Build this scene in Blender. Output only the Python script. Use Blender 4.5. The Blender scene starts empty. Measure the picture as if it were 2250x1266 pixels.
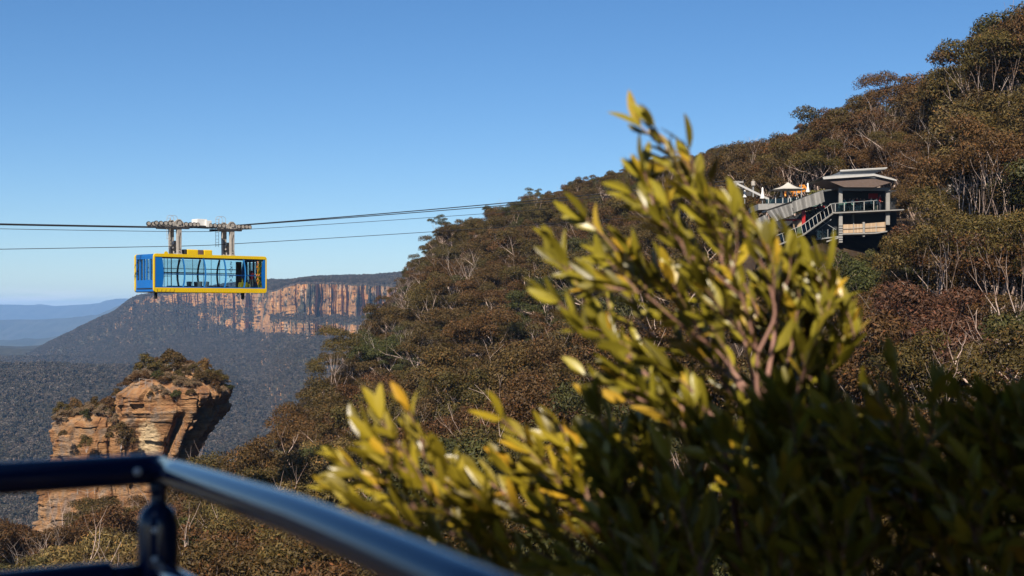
import bpy, bmesh, math, random
import numpy as np
from mathutils import Vector, Matrix

random.seed(7)
rng = np.random.default_rng(7)
S = bpy.context.scene
COL = S.collection
R = math.radians
PI = math.pi

# ------------------------------------------------------------------ camera
F = 3125.0          # focal length in pixels of the 2250 px wide photograph (50 mm on 36 mm)
HOR = 680.0         # pixel row of the horizon


def P(px, py, Y):
    return Vector(((px - 1125.0) / F * Y, Y, (HOR - py) / F * Y))


cam_d = bpy.data.cameras.new('camera')
cam = bpy.data.objects.new('camera', cam_d)
COL.objects.link(cam)
cam.location = (0, 0, 0)
cam.rotation_euler = (R(90), 0, 0)
cam_d.lens = 50
cam_d.sensor_width = 36
cam_d.shift_y = (HOR - 633.0) / 2250.0
cam_d.clip_start = 0.05
cam_d.clip_end = 60000
cam_d.dof.use_dof = True
cam_d.dof.focus_distance = 135
cam_d.dof.aperture_fstop = 4.5
S.camera = cam

# ------------------------------------------------------------------ light
SUN_EL = R(43)
SUN_AZ_LEFT = R(15)          # degrees left of straight behind the camera
to_sun = Vector((-math.sin(SUN_AZ_LEFT) * math.cos(SUN_EL), -math.cos(SUN_AZ_LEFT) * math.cos(SUN_EL), math.sin(SUN_EL)))
sd = bpy.data.lights.new('sun', 'SUN')
sd.energy = 5.0
sd.angle = R(0.5)
sd.color = (1.0, 0.90, 0.77)
sun = bpy.data.objects.new('sun', sd)
COL.objects.link(sun)
sun.rotation_euler = to_sun.to_track_quat('Z', 'Y').to_euler()

W = bpy.data.worlds.new('World')
S.world = W
W.use_nodes = True
wt = W.node_tree
wt.nodes.clear()
wo = wt.nodes.new('ShaderNodeOutputWorld')
bg = wt.nodes.new('ShaderNodeBackground')
sky = wt.nodes.new('ShaderNodeTexSky')
sky.sky_type = 'NISHITA'
sky.sun_disc = False
sky.sun_elevation = SUN_EL
sky.sun_rotation = PI + SUN_AZ_LEFT
sky.altitude = 900
sky.air_density = 0.87
sky.dust_density = 0.55
sky.ozone_density = 5.1
bg.inputs['Strength'].default_value = 0.0535
# thin bank of cloud low on the horizon
tc = wt.nodes.new('ShaderNodeTexCoord')
sep = wt.nodes.new('ShaderNodeSeparateXYZ')
mp = wt.nodes.new('ShaderNodeMapping')
mp.inputs['Scale'].default_value = (9, 9, 120)
nz = wt.nodes.new('ShaderNodeTexNoise')
nz.inputs['Scale'].default_value = 1.0
nz.inputs['Detail'].default_value = 6
nz.inputs['Roughness'].default_value = 0.6
rmp = wt.nodes.new('ShaderNodeValToRGB')
rmp.color_ramp.elements[0].position = 0.40
rmp.color_ramp.elements[1].position = 0.60
band = wt.nodes.new('ShaderNodeValToRGB')
for i, (p, c) in enumerate([(0.0, 0.0), (0.004, 0.8), (0.0095, 0.55), (0.014, 0.0)]):
    e = band.color_ramp.elements[i] if i < 2 else band.color_ramp.elements.new(p)
    e.position = p
    e.color = (c, c, c, 1)
mul = wt.nodes.new('ShaderNodeMath'); mul.operation = 'MULTIPLY'
mixc = wt.nodes.new('ShaderNodeMixRGB')
mixc.inputs['Color2'].default_value = (9.0, 9.1, 9.8, 1)
L = wt.links.new
L(tc.outputs['Generated'], sep.inputs[0])
L(tc.outputs['Generated'], mp.inputs[0])
L(mp.outputs[0], nz.inputs['Vector'])
L(nz.outputs['Fac'], rmp.inputs[0])
L(sep.outputs['Z'], band.inputs[0])
L(rmp.outputs[0], mul.inputs[0]); L(band.outputs[0], mul.inputs[1])
L(mul.outputs[0], mixc.inputs['Fac'])
hsv = wt.nodes.new('ShaderNodeHueSaturation'); hsv.inputs['Saturation'].default_value = 1.16
L(sky.outputs[0], hsv.inputs['Color'])
L(hsv.outputs[0], mixc.inputs['Color1'])
L(mixc.outputs[0], bg.inputs['Color'])
L(bg.outputs[0], wo.inputs[0])

vs = S.view_settings
vs.view_transform = 'Standard'
vs.look = 'None'
vs.exposure = 1.05
vs.gamma = 1.0
vs.use_curve_mapping = False
S.cycles.use_denoising = True
S.cycles.max_bounces = 6
S.cycles.diffuse_bounces = 1
S.cycles.glossy_bounces = 2
S.cycles.transmission_bounces = 4
S.cycles.transparent_max_bounces = 12
S.cycles.volume_bounces = 0

HAZE_DENSITY = 0.00005

# ------------------------------------------------------------------ helpers


def vnoise(x, y, z=None, seed=0):
    """smooth value noise, vectorised, 0..1"""
    x = np.asarray(x, float); y = np.asarray(y, float)
    z = np.zeros_like(x) if z is None else np.asarray(z, float)
    xi, yi, zi = np.floor(x), np.floor(y), np.floor(z)
    fx, fy, fz = x - xi, y - yi, z - zi
    fx = fx * fx * (3 - 2 * fx); fy = fy * fy * (3 - 2 * fy); fz = fz * fz * (3 - 2 * fz)

    def h(a, b, c):
        v = np.sin(a * 127.1 + b * 311.7 + c * 74.7 + seed * 19.19) * 43758.5453
        return v - np.floor(v)
    def lerp(a, b, t):
        return a + (b - a) * t
    c00 = lerp(h(xi, yi, zi), h(xi + 1, yi, zi), fx)
    c10 = lerp(h(xi, yi + 1, zi), h(xi + 1, yi + 1, zi), fx)
    c01 = lerp(h(xi, yi, zi + 1), h(xi + 1, yi, zi + 1), fx)
    c11 = lerp(h(xi, yi + 1, zi + 1), h(xi + 1, yi + 1, zi + 1), fx)
    return lerp(lerp(c00, c10, fy), lerp(c01, c11, fy), fz)


def fbm(x, y, z=None, o=4, seed=0):
    s = 0; a = 0.5; t = 0
    x = np.asarray(x, float); y = np.asarray(y, float)
    for k in range(o):
        f = 2.0 ** k
        s = s + a * vnoise(x * f, y * f, None if z is None else np.asarray(z) * f, seed + k)
        t += a
        a *= 0.5
    return s / t - 0.5


class MB:
    """collects faces into one mesh"""
    def __init__(s):
        s.v = []; s.f = []; s.m = []; s.mats = []; s.cur = 0

    def mat(s, m):
        if m not in s.mats:
            s.mats.append(m)
        s.cur = s.mats.index(m)
        return s

    def face(s, pts):
        n = len(s.v)
        s.v.extend([tuple(p) for p in pts])
        s.f.append(tuple(range(n, n + len(pts))))
        s.m.append(s.cur)

    def add(s, vs_, fs):
        n = len(s.v)
        s.v.extend([tuple(p) for p in vs_])
        for f in fs:
            s.f.append(tuple(i + n for i in f)); s.m.append(s.cur)

    def box(s, c, size, M=None, taper=None):
        hx, hy, hz = size[0] / 2, size[1] / 2, size[2] / 2
        vs_ = []
        for z in (-hz, hz):
            k = 1 if (taper is None or z < 0) else taper
            for x, y in ((-hx, -hy), (hx, -hy), (hx, hy), (-hx, hy)):
                p = Vector((x * k, y * k, z))
                if M is not None:
                    p = M @ p
                vs_.append(p + Vector(c))
        s.add(vs_, [(0, 3, 2, 1), (4, 5, 6, 7), (0, 1, 5, 4), (1, 2, 6, 5), (2, 3, 7, 6), (3, 0, 4, 7)])
        return s

    def bar(s, p, q, w, h=None, up=(0, 0, 1)):
        """rectangular bar from p to q"""
        p = Vector(p); q = Vector(q); h = w if h is None else h
        d = (q - p).normalized(); u = Vector(up)
        if abs(d.dot(u)) > 0.98:
            u = Vector((0, 1, 0))
        a = d.cross(u).normalized(); b = a.cross(d).normalized()
        vs_ = []
        for c in (p, q):
            for sx, sy in ((-1, -1), (1, -1), (1, 1), (-1, 1)):
                vs_.append(c + a * sx * w / 2 + b * sy * h / 2)
        s.add(vs_, [(0, 3, 2, 1), (4, 5, 6, 7), (0, 1, 5, 4), (1, 2, 6, 5), (2, 3, 7, 6), (3, 0, 4, 7)])
        return s

    def tube(s, pts, rad, n=8, cap=True):
        pts = [Vector(p) for p in pts]
        if not hasattr(rad, '__len__'):
            rad = [rad] * len(pts)
        vs_ = []; fs = []
        prev = None
        for i, p in enumerate(pts):
            d = (pts[min(i + 1, len(pts) - 1)] - pts[max(i - 1, 0)]).normalized()
            if prev is None:
                a = d.cross(Vector((0.13, 0.31, 0.94)))
                if a.length < 0.1:
                    a = d.cross(Vector((1, 0, 0)))
            else:
                a = prev - d * prev.dot(d)
            a.normalize(); prev = a
            b = d.cross(a)
            for k in range(n):
                t = 2 * PI * k / n
                vs_.append(p + (a * math.cos(t) + b * math.sin(t)) * rad[i])
        for i in range(len(pts) - 1):
            for k in range(n):
                k2 = (k + 1) % n
                fs.append((i * n + k, i * n + k2, (i + 1) * n + k2, (i + 1) * n + k))
        if cap:
            fs.append(tuple(reversed(range(n))))
            fs.append(tuple(range((len(pts) - 1) * n, len(pts) * n)))
        s.add(vs_, fs)
        return s

    def prism(s, poly, vec):
        """closed polygon extruded along vec"""
        poly = [Vector(p) for p in poly]; vec = Vector(vec); n = len(poly)
        s.add(poly + [p + vec for p in poly],
              [tuple(range(n)), tuple(reversed(range(n, 2 * n)))] +
              [(i, (i + n), (i + 1) % n + n, (i + 1) % n) for i in range(n)])
        return s

    def disc(s, c, axis, r, th, n=16):
        axis = Vector(axis).normalized()
        s.tube([Vector(c) - axis * th / 2, Vector(c) + axis * th / 2], r, n)
        return s

    def lathe(s, c, prof, n=14):
        c = Vector(c)
        vs_ = []; fs = []
        for r, z in prof:
            for k in range(n):
                t = 2 * PI * k / n
                vs_.append(c + Vector((r * math.cos(t), r * math.sin(t), z)))
        for i in range(len(prof) - 1):
            for k in range(n):
                k2 = (k + 1) % n
                fs.append((i * n + k, i * n + k2, (i + 1) * n + k2, (i + 1) * n + k))
        fs.append(tuple(reversed(range(n))))
        fs.append(tuple(range((len(prof) - 1) * n, len(prof) * n)))
        s.add(vs_, fs)
        return s

    def mesh(s, name, smooth=False, fix=True):
        me = bpy.data.meshes.new(name)
        me.from_pydata(s.v, [], s.f)
        for m in s.mats:
            me.materials.append(m)
        if len(s.mats) > 1:
            me.polygons.foreach_set('material_index', s.m)
        if fix and len(s.f) < 20000:
            b = bmesh.new(); b.from_mesh(me)
            bmesh.ops.recalc_face_normals(b, faces=b.faces)
            b.to_mesh(me); b.free()
        if smooth:
            me.polygons.foreach_set('use_smooth', [True] * len(me.polygons))
        me.update()
        return me

    def build(s, name, parent=None, smooth=False, loc=None, bevel=0, fix=True):
        me = s.mesh(name, smooth, fix)
        return link(name, me, parent, loc, bevel)


def link(name, me, parent=None, loc=None, bevel=0):
    o = bpy.data.objects.new(name, me)
    COL.objects.link(o)
    if parent is not None:
        o.parent = parent
    if loc is not None:
        o.location = loc
    if bevel:
        b = o.modifiers.new('bevel', 'BEVEL'); b.width = bevel; b.segments = 2; b.limit_method = 'ANGLE'
    return o


def tag(o, label=None, cat=None, group=None, kind=None):
    if label: o['label'] = label
    if cat: o['category'] = cat
    if group: o['group'] = group
    if kind: o['kind'] = kind
    return o


def empty(name, loc=(0, 0, 0), rz=0, label=None, cat=None, group=None):
    o = bpy.data.objects.new(name, None)
    COL.objects.link(o)
    o.location = loc
    o.rotation_euler = (0, 0, rz)
    return tag(o, label, cat, group)


def npmesh(name, V, Fq, mats, smooth=False):
    me = bpy.data.meshes.new(name)
    me.from_pydata(V.tolist() if hasattr(V, 'tolist') else V, [], Fq.tolist() if hasattr(Fq, 'tolist') else Fq)
    for m in mats:
        me.materials.append(m)
    if smooth:
        me.polygons.foreach_set('use_smooth', [True] * len(me.polygons))
    me.update()
    return me


# ------------------------------------------------------------------ materials
AK = 0.72       # overall albedo level that goes with the exposure


def ak(c):
    return tuple(x * AK for x in c)


def nmat(name):
    m = bpy.data.materials.new(name)
    m.use_nodes = True
    nt = m.node_tree
    b = nt.nodes['Principled BSDF']
    return m, nt, b


def ramp(nt, stops, interp='LINEAR'):
    r = nt.nodes.new('ShaderNodeValToRGB')
    r.color_ramp.interpolation = interp
    for i, (p, c) in enumerate(stops):
        e = r.color_ramp.elements[i] if i < 2 else r.color_ramp.elements.new(p)
        e.position = p
        e.color = (c[0], c[1], c[2], 1) if hasattr(c, '__len__') else (c, c, c, 1)
    return r


def noise(nt, scale, detail=4, rough=0.55, vec=None, dist=0):
    n = nt.nodes.new('ShaderNodeTexNoise')
    n.inputs['Scale'].default_value = scale
    n.inputs['Detail'].default_value = detail
    n.inputs['Roughness'].default_value = rough
    n.inputs['Distortion'].default_value = dist
    if vec is not None:
        nt.links.new(vec, n.inputs['Vector'])
    return n


def mapped(nt, scale=(1, 1, 1), kind='Object', rot=(0, 0, 0)):
    t = nt.nodes.new('ShaderNodeTexCoord')
    mpp = nt.nodes.new('ShaderNodeMapping')
    mpp.inputs['Scale'].default_value = scale
    mpp.inputs['Rotation'].default_value = rot
    nt.links.new(t.outputs[kind], mpp.inputs[0])
    return mpp.outputs[0]


def mixrgb(nt, fac, a, b, mode='MIX'):
    m = nt.nodes.new('ShaderNodeMixRGB')
    m.blend_type = mode
    for s_, v in (('Fac', fac), ('Color1', a), ('Color2', b)):
        if isinstance(v, (int, float)):
            m.inputs[s_].default_value = v
        elif isinstance(v, tuple):
            m.inputs[s_].default_value = (v[0], v[1], v[2], 1)
        else:
            nt.links.new(v, m.inputs[s_])
    return m.outputs[0]


def bump(nt, b, height, strength=0.4, dist=0.05):
    n = nt.nodes.new('ShaderNodeBump')
    n.inputs['Strength'].default_value = strength
    n.inputs['Distance'].default_value = dist
    nt.links.new(height, n.inputs['Height'])
    nt.links.new(n.outputs[0], b.inputs['Normal'])


def paint(name, col, rough=0.4, var=0.12, metal=0.0, scale=3.0, spec=0.5):
    m, nt, b = nmat(name)
    v = mapped(nt)
    n = noise(nt, scale, 6, 0.65, v)
    col = ak(col)
    r = ramp(nt, [(0.3, tuple(c * (1 - var) for c in col)), (0.7, tuple(min(1, c * (1 + var)) for c in col))])
    nt.links.new(n.outputs['Fac'], r.inputs[0])
    nt.links.new(r.outputs[0], b.inputs['Base Color'])
    b.inputs['Roughness'].default_value = rough
    b.inputs['Metallic'].default_value = metal
    b.inputs['Specular IOR Level'].default_value = spec
    return m


M = {}
M['yellow'] = paint('yellow_paint', (0.70, 0.47, 0.006), 0.35, 0.05, scale=1.2)
M['blue'] = paint('blue_paint', (0.003, 0.125, 0.44), 0.35, 0.08, scale=1.2)
M['blue_light'] = paint('light_blue_frame', (0.02, 0.20, 0.55), 0.35, 0.06)
M['grey_steel'] = paint('grey_beige_steel', (0.37, 0.335, 0.29), 0.5, 0.22, scale=5)
M['dark_steel'] = paint('dark_greasy_steel', (0.035, 0.033, 0.032), 0.5, 0.4, scale=6)
M['cable'] = paint('cable_steel', (0.03, 0.03, 0.033), 0.5, 0.2)
M['white_box'] = paint('white_enclosure', (0.72, 0.71, 0.68), 0.4, 0.06)
M['black'] = paint('black_rubber', (0.012, 0.012, 0.012), 0.55, 0.2)
M['brown'] = paint('brown_plate', (0.13, 0.08, 0.06), 0.5, 0.2)
M['seat_grey'] = paint('grey_plastic', (0.22, 0.23, 0.23), 0.5, 0.1)
M['orange'] = paint('orange_paint', (0.75, 0.27, 0.03), 0.45, 0.15)
M['red'] = paint('red_paint', (0.36, 0.008, 0.008), 0.4, 0.08)
M['red_cloth'] = paint('red_cloth', (0.35, 0.012, 0.025), 0.85, 0.2)
M['grey_cloth'] = paint('grey_cloth', (0.16, 0.15, 0.14), 0.9, 0.3, scale=12)
M['dark_cloth'] = paint('dark_cloth', (0.02, 0.024, 0.035), 0.9, 0.3)
M['teal_cloth'] = paint('teal_cloth', (0.12, 0.30, 0.27), 0.9, 0.2)
M['white_cloth'] = paint('white_cloth', (0.75, 0.73, 0.68), 0.9, 0.06)
M['skin'] = paint('skin', (0.45, 0.26, 0.18), 0.6, 0.1)
M['hair'] = paint('dark_hair', (0.03, 0.02, 0.015), 0.6, 0.2)
M['concrete'] = paint('pale_concrete', (0.25, 0.24, 0.225), 0.8, 0.15, scale=2)
M['white_paint'] = paint('white_painted_metal', (0.43, 0.42, 0.40), 0.45, 0.08)
M['grey_metal'] = paint('grey_metal', (0.25, 0.26, 0.26), 0.45, 0.15)
M['soffit'] = paint('brown_soffit', (0.10, 0.065, 0.05), 0.7, 0.15)
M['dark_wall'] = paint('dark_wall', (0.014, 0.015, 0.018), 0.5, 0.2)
M['canvas'] = paint('cream_canvas', (0.46, 0.43, 0.38), 0.9, 0.05, scale=1)
M['rail'] = paint('dark_blue_black_gloss', (0.003, 0.018, 0.070), 0.11, 0.1, spec=0.42)
_b = M['rail'].node_tree.nodes['Principled BSDF']; _b.inputs['Coat Weight'].default_value = 0.12; _b.inputs['Coat Roughness'].default_value = 0.12; _b.inputs['Coat IOR'].default_value = 1.5
M['bolt'] = paint('zinc_bolt', (0.80, 0.78, 0.74), 0.3, 0.05)
M['deck'] = paint('deck_concrete', (0.20, 0.19, 0.18), 0.85, 0.15)
M['building_shade'] = paint('shade_building_wall', (0.16, 0.15, 0.14), 0.85, 0.12)  # surface of the added shade-casting building


def wood_mat():
    m, nt, b = nmat('weathered_timber')
    v = mapped(nt, (5.5, 5.5, 0.15))
    vo = nt.nodes.new('ShaderNodeTexVoronoi'); vo.inputs['Scale'].default_value = 1.0
    nt.links.new(v, vo.inputs['Vector'])
    n = noise(nt, 9, 5, 0.6, mapped(nt, (1, 1, 0.12)))
    r = ramp(nt, [(0.1, (0.16, 0.10, 0.06)), (0.5, (0.30, 0.21, 0.13)), (0.9, (0.42, 0.33, 0.24))])
    c = mixrgb(nt, 0.55, vo.outputs['Color'], n.outputs['Color'])
    bw = nt.nodes.new('ShaderNodeRGBToBW'); nt.links.new(c, bw.inputs[0])
    nt.links.new(bw.outputs[0], r.inputs[0])
    nt.links.new(r.outputs[0], b.inputs['Base Color'])
    b.inputs['Roughness'].default_value = 0.85
    return m


M['timber'] = wood_mat()


def glass_mat(name, tint, refl=0.10):
    m = bpy.data.materials.new(name)
    m.use_nodes = True
    nt = m.node_tree
    nt.nodes.clear()
    o = nt.nodes.new('ShaderNodeOutputMaterial')
    t = nt.nodes.new('ShaderNodeBsdfTransparent'); t.inputs[0].default_value = (*tint, 1)
    g = nt.nodes.new('ShaderNodeBsdfGlossy'); g.inputs['Roughness'].default_value = 0.03
    fr = nt.nodes.new('ShaderNodeFresnel'); fr.inputs[0].default_value = 1.45
    mx = nt.nodes.new('ShaderNodeMixShader')
    ma = nt.nodes.new('ShaderNodeMath'); ma.operation = 'MULTIPLY'; ma.inputs[1].default_value = refl * 10
    nt.links.new(fr.outputs[0], ma.inputs[0])
    nt.links.new(ma.outputs[0], mx.inputs[0])
    nt.links.new(t.outputs[0], mx.inputs[1]); nt.links.new(g.outputs[0], mx.inputs[2])
    nt.links.new(mx.outputs[0], o.inputs[0])
    return m


M['glass'] = glass_mat('tinted_cabin_glass', (0.86, 0.96, 0.99), 0.07)
M['glass_green'] = glass_mat('green_balustrade_glass', (0.50, 0.68, 0.66), 0.12)


def leaf_mat(name, stops, rough=0.55, transl=0.25, use_color=False, spec=0.3):
    """foliage: hue varies from plant to plant (object random) and leaf to leaf (random per island)"""
    m = bpy.data.materials.new(name)
    m.use_nodes = True
    nt = m.node_tree
    b = nt.nodes['Principled BSDF']
    out = nt.nodes['Material Output']
    oi = nt.nodes.new('ShaderNodeObjectInfo')
    geo = nt.nodes.new('ShaderNodeNewGeometry')
    r = ramp(nt, stops)
    nt.links.new(oi.outputs['Random'], r.inputs[0])
    base = r.outputs[0]
    if use_color:
        base = oi.outputs['Color']
    r2 = ramp(nt, [(0.0, (0.5, 0.5, 0.5)), (1.0, (1.55, 1.55, 1.55))])
    nt.links.new(geo.outputs['Random Per Island'], r2.inputs[0])
    c = mixrgb(nt, 1.0, base, r2.outputs[0], 'MULTIPLY')
    # older leaves redden
    hs = ramp(nt, [(0.84, (1, 1, 1)), (1.0, (1.25, 0.88, 0.8))])
    nt.links.new(geo.outputs['Random Per Island'], hs.inputs[0])
    c = mixrgb(nt, 1.0, c, hs.outputs[0], 'MULTIPLY')
    nt.links.new(c, b.inputs['Base Color'])
    b.inputs['Roughness'].default_value = rough
    b.inputs['Specular IOR Level'].default_value = spec
    if transl:
        tr = nt.nodes.new('ShaderNodeBsdfTranslucent')
        nt.links.new(c, tr.inputs['Color'])
        mx = nt.nodes.new('ShaderNodeMixShader'); mx.inputs[0].default_value = transl
        nt.links.new(b.outputs[0], mx.inputs[1]); nt.links.new(tr.outputs[0], mx.inputs[2])
        nt.links.new(mx.outputs[0], out.inputs[0])
    return m


OLIVE = (0.052, 0.039, 0.0100); RUST = (0.058, 0.031, 0.0105); BROWN = (0.053, 0.034, 0.0105); GREEN = (0.032, 0.034, 0.009); PLUM = (0.056, 0.026, 0.014)
M['gum_leaf'] = leaf_mat('gum_foliage', [(0, OLIVE), (1, RUST)], 0.6, 0.08, use_color=True, spec=0.15)
M['gum_leaf_mass'] = leaf_mat('gum_foliage_mass', [(0, OLIVE), (0.25, BROWN), (0.5, RUST), (0.75, (0.050, 0.039, 0.011)), (1, GREEN)], 0.6, 0.08, spec=0.15)
M['valley_leaf'] = leaf_mat('valley_foliage', [(0, (0.022, 0.021, 0.012)), (0.4, (0.036, 0.031, 0.019)), (0.8, (0.050, 0.040, 0.028)), (1, (0.080, 0.066, 0.050))], 0.6, 0.1)
M['fg_leaf'] = leaf_mat('glossy_olive_leaf', [(0, (0.200, 0.148, 0.010)), (1, (0.165, 0.140, 0.013))], 0.36, 0.15, spec=0.45)


def bark_mat(name, a, b_, dark):
    m, nt, b = nmat(name)
    v = mapped(nt, (1, 1, 0.25))
    n = noise(nt, 2.2, 5, 0.6, v)
    r = ramp(nt, [(0.34, ak(dark)), (0.48, ak(a)), (0.72, ak(b_))])
    nt.links.new(n.outputs['Fac'], r.inputs[0])
    nt.links.new(r.outputs[0], b.inputs['Base Color'])
    b.inputs['Roughness'].default_value = 0.7
    return m


M['bark'] = bark_mat('pale_gum_bark', (0.42, 0.30, 0.24), (0.60, 0.49, 0.42), (0.15, 0.09, 0.065))
M['bark_bare'] = bark_mat('bleached_bark', (0.42, 0.33, 0.28), (0.62, 0.53, 0.47), (0.16, 0.11, 0.085))
M['bark_dark'] = bark_mat('dark_bark', (0.13, 0.08, 0.06), (0.24, 0.16, 0.12), (0.06, 0.04, 0.03))
M['stem'] = bark_mat('pinkish_stem', (0.28, 0.14, 0.10), (0.38, 0.22, 0.16), (0.20, 0.11, 0.07))


def ground_mat(name, stops, scale):
    m, nt, b = nmat(name)
    n = noise(nt, scale, 8, 0.65, mapped(nt))
    r = ramp(nt, stops)
    nt.links.new(n.outputs['Fac'], r.inputs[0])
    nt.links.new(r.outputs[0], b.inputs['Base Color'])
    b.inputs['Roughness'].default_value = 0.95
    b.inputs['Specular IOR Level'].default_value = 0.1
    bump(nt, b, n.outputs['Fac'], 0.5, 0.4)
    return m


M['hill_ground'] = ground_mat('leaf_litter_soil', [(0.3, (0.014, 0.009, 0.006)), (0.5, (0.03, 0.02, 0.013)), (0.72, (0.06, 0.04, 0.024))], 0.35)
M['valley_ground'] = ground_mat('forest_floor', [(0.3, (0.016, 0.016, 0.010)), (0.7, (0.045, 0.04, 0.024))], 0.03)
M['far_ground'] = ground_mat('distant_forest', [(0.3, (0.022, 0.026, 0.018)), (0.7, (0.050, 0.050, 0.032))], 0.004)


def cliff_mat():
    """far sandstone scarp: vertical streaks, strata, forest floor colour where flat"""
    m, nt, b = nmat('far_sandstone')
    vst = mapped(nt, (0.026, 0.026, 0.016))
    n1 = noise(nt, 1.0, 6, 0.6, vst)
    r1 = ramp(nt, [(0.28, (0.20, 0.14, 0.10)), (0.42, (0.46, 0.25, 0.11)), (0.52, (0.56, 0.30, 0.12)), (0.60, (0.40, 0.30, 0.22)), (0.78, (0.58, 0.39, 0.22))])
    nt.links.new(n1.outputs['Fac'], r1.inputs[0])
    n2 = noise(nt, 1.0, 4, 0.6, mapped(nt, (0.016, 0.016, 0.028)))
    r2 = ramp(nt, [(0.38, (0.42, 0.40, 0.42)), (0.52, (1, 1, 1)), (0.66, (1.0, 0.86, 0.75))])
    nt.links.new(n2.outputs['Fac'], r2.inputs[0])
    c = mixrgb(nt, 0.75, r1.outputs[0], r2.outputs[0], 'MULTIPLY')
    c = mixrgb(nt, 1.0, c, (0.70, 0.67, 0.62), 'MULTIPLY')
    n3 = noise(nt, 0.013, 8, 0.72, mapped(nt))
    r3 = ramp(nt, [(0.53, 0.0), (0.57, 1.0)])
    nt.links.new(n3.outputs['Fac'], r3.inputs[0])
    c = mixrgb(nt, r3.outputs[0], c, (0.045, 0.042, 0.026))
    geo = nt.nodes.new('ShaderNodeNewGeometry')
    sp = nt.nodes.new('ShaderNodeSeparateXYZ'); nt.links.new(geo.outputs['Normal'], sp.inputs[0])
    rs = ramp(nt, [(0.45, 0.0), (0.62, 1.0)])
    nt.links.new(sp.outputs['Z'], rs.inputs[0])
    c = mixrgb(nt, rs.outputs[0], c, (0.036, 0.034, 0.02))
    nt.links.new(c, b.inputs['Base Color'])
    b.inputs['Roughness'].default_value = 0.9
    b.inputs['Specular IOR Level'].default_value = 0.15
    return m


M['cliff'] = cliff_mat()


def rock_mat(name, cream=None):
    m, nt, b = nmat(name)
    co = mapped(nt)
    n1 = noise(nt, 0.34, 7, 0.62, co, 0.6)
    r1 = ramp(nt, [(0.30, (0.09, 0.05, 0.03)), (0.42, (0.22, 0.105, 0.045)), (0.54, (0.30, 0.165, 0.075)), (0.62, (0.22, 0.15, 0.10)), (0.74, (0.34, 0.26, 0.18))])
    nt.links.new(n1.outputs['Fac'], r1.inputs[0])
    n2 = noise(nt, 1.0, 5, 0.6, mapped(nt, (0.35, 0.35, 1.5)))
    r2 = ramp(nt, [(0.34, (0.35, 0.30, 0.28)), (0.5, (1, 1, 1)), (0.75, (1.15, 1.1, 1.05))])
    nt.links.new(n2.outputs['Fac'], r2.inputs[0])
    c = mixrgb(nt, 0.8, r1.outputs[0], r2.outputs[0], 'MULTIPLY')
    # grey lichen streaks
    n3 = noise(nt, 1.0, 5, 0.6, mapped(nt, (0.9, 0.9, 0.16)))
    r3 = ramp(nt, [(0.52, 0.0), (0.64, 0.75)])
    nt.links.new(n3.outputs['Fac'], r3.inputs[0])
    c = mixrgb(nt, r3.outputs[0], c, (0.17, 0.13, 0.105))
    if cream is not None:
        t = nt.nodes.new('ShaderNodeTexCoord')
        sub = nt.nodes.new('ShaderNodeVectorMath'); sub.operation = 'SUBTRACT'
        sub.inputs[1].default_value = cream[0]
        nt.links.new(t.outputs['Object'], sub.inputs[0])
        dv = nt.nodes.new('ShaderNodeVectorMath'); dv.operation = 'DIVIDE'
        dv.inputs[1].default_value = cream[1]
        nt.links.new(sub.outputs[0], dv.inputs[0])
        ln = nt.nodes.new('ShaderNodeVectorMath'); ln.operation = 'LENGTH'
        nt.links.new(dv.outputs[0], ln.inputs[0])
        ad = nt.nodes.new('ShaderNodeMath'); ad.operation = 'ADD'
        n4 = noise(nt, 0.8, 5, 0.7, co)
        m4 = nt.nodes.new('ShaderNodeMath'); m4.operation = 'MULTIPLY'; m4.inputs[1].default_value = 1.3
        nt.links.new(n4.outputs['Fac'], m4.inputs[0])
        nt.links.new(ln.outputs['Value'], ad.inputs[0]); nt.links.new(m4.outputs[0], ad.inputs[1])
        r4 = ramp(nt, [(0.62, 1.0), (0.80, 0.0)])
        mm = nt.nodes.new('ShaderNodeMath'); mm.operation = 'MULTIPLY'; mm.inputs[1].default_value = 0.5
        nt.links.new(ad.outputs[0], mm.inputs[0])
        nt.links.new(mm.outputs[0], r4.inputs[0])
        cc = mixrgb(nt, 0.6, (0.56, 0.42, 0.25), r2.outputs[0], 'MULTIPLY')
        c = mixrgb(nt, r4.outputs[0], c, cc)
    nt.links.new(c, b.inputs['Base Color'])
    b.inputs['Roughness'].default_value = 0.9
    b.inputs['Specular IOR Level'].default_value = 0.2
    n5 = noise(nt, 1.0, 8, 0.7, mapped(nt, (0.9, 0.9, 2.4)))
    bump(nt, b, n5.outputs['Fac'], 1.0, 0.9)
    return m


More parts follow.
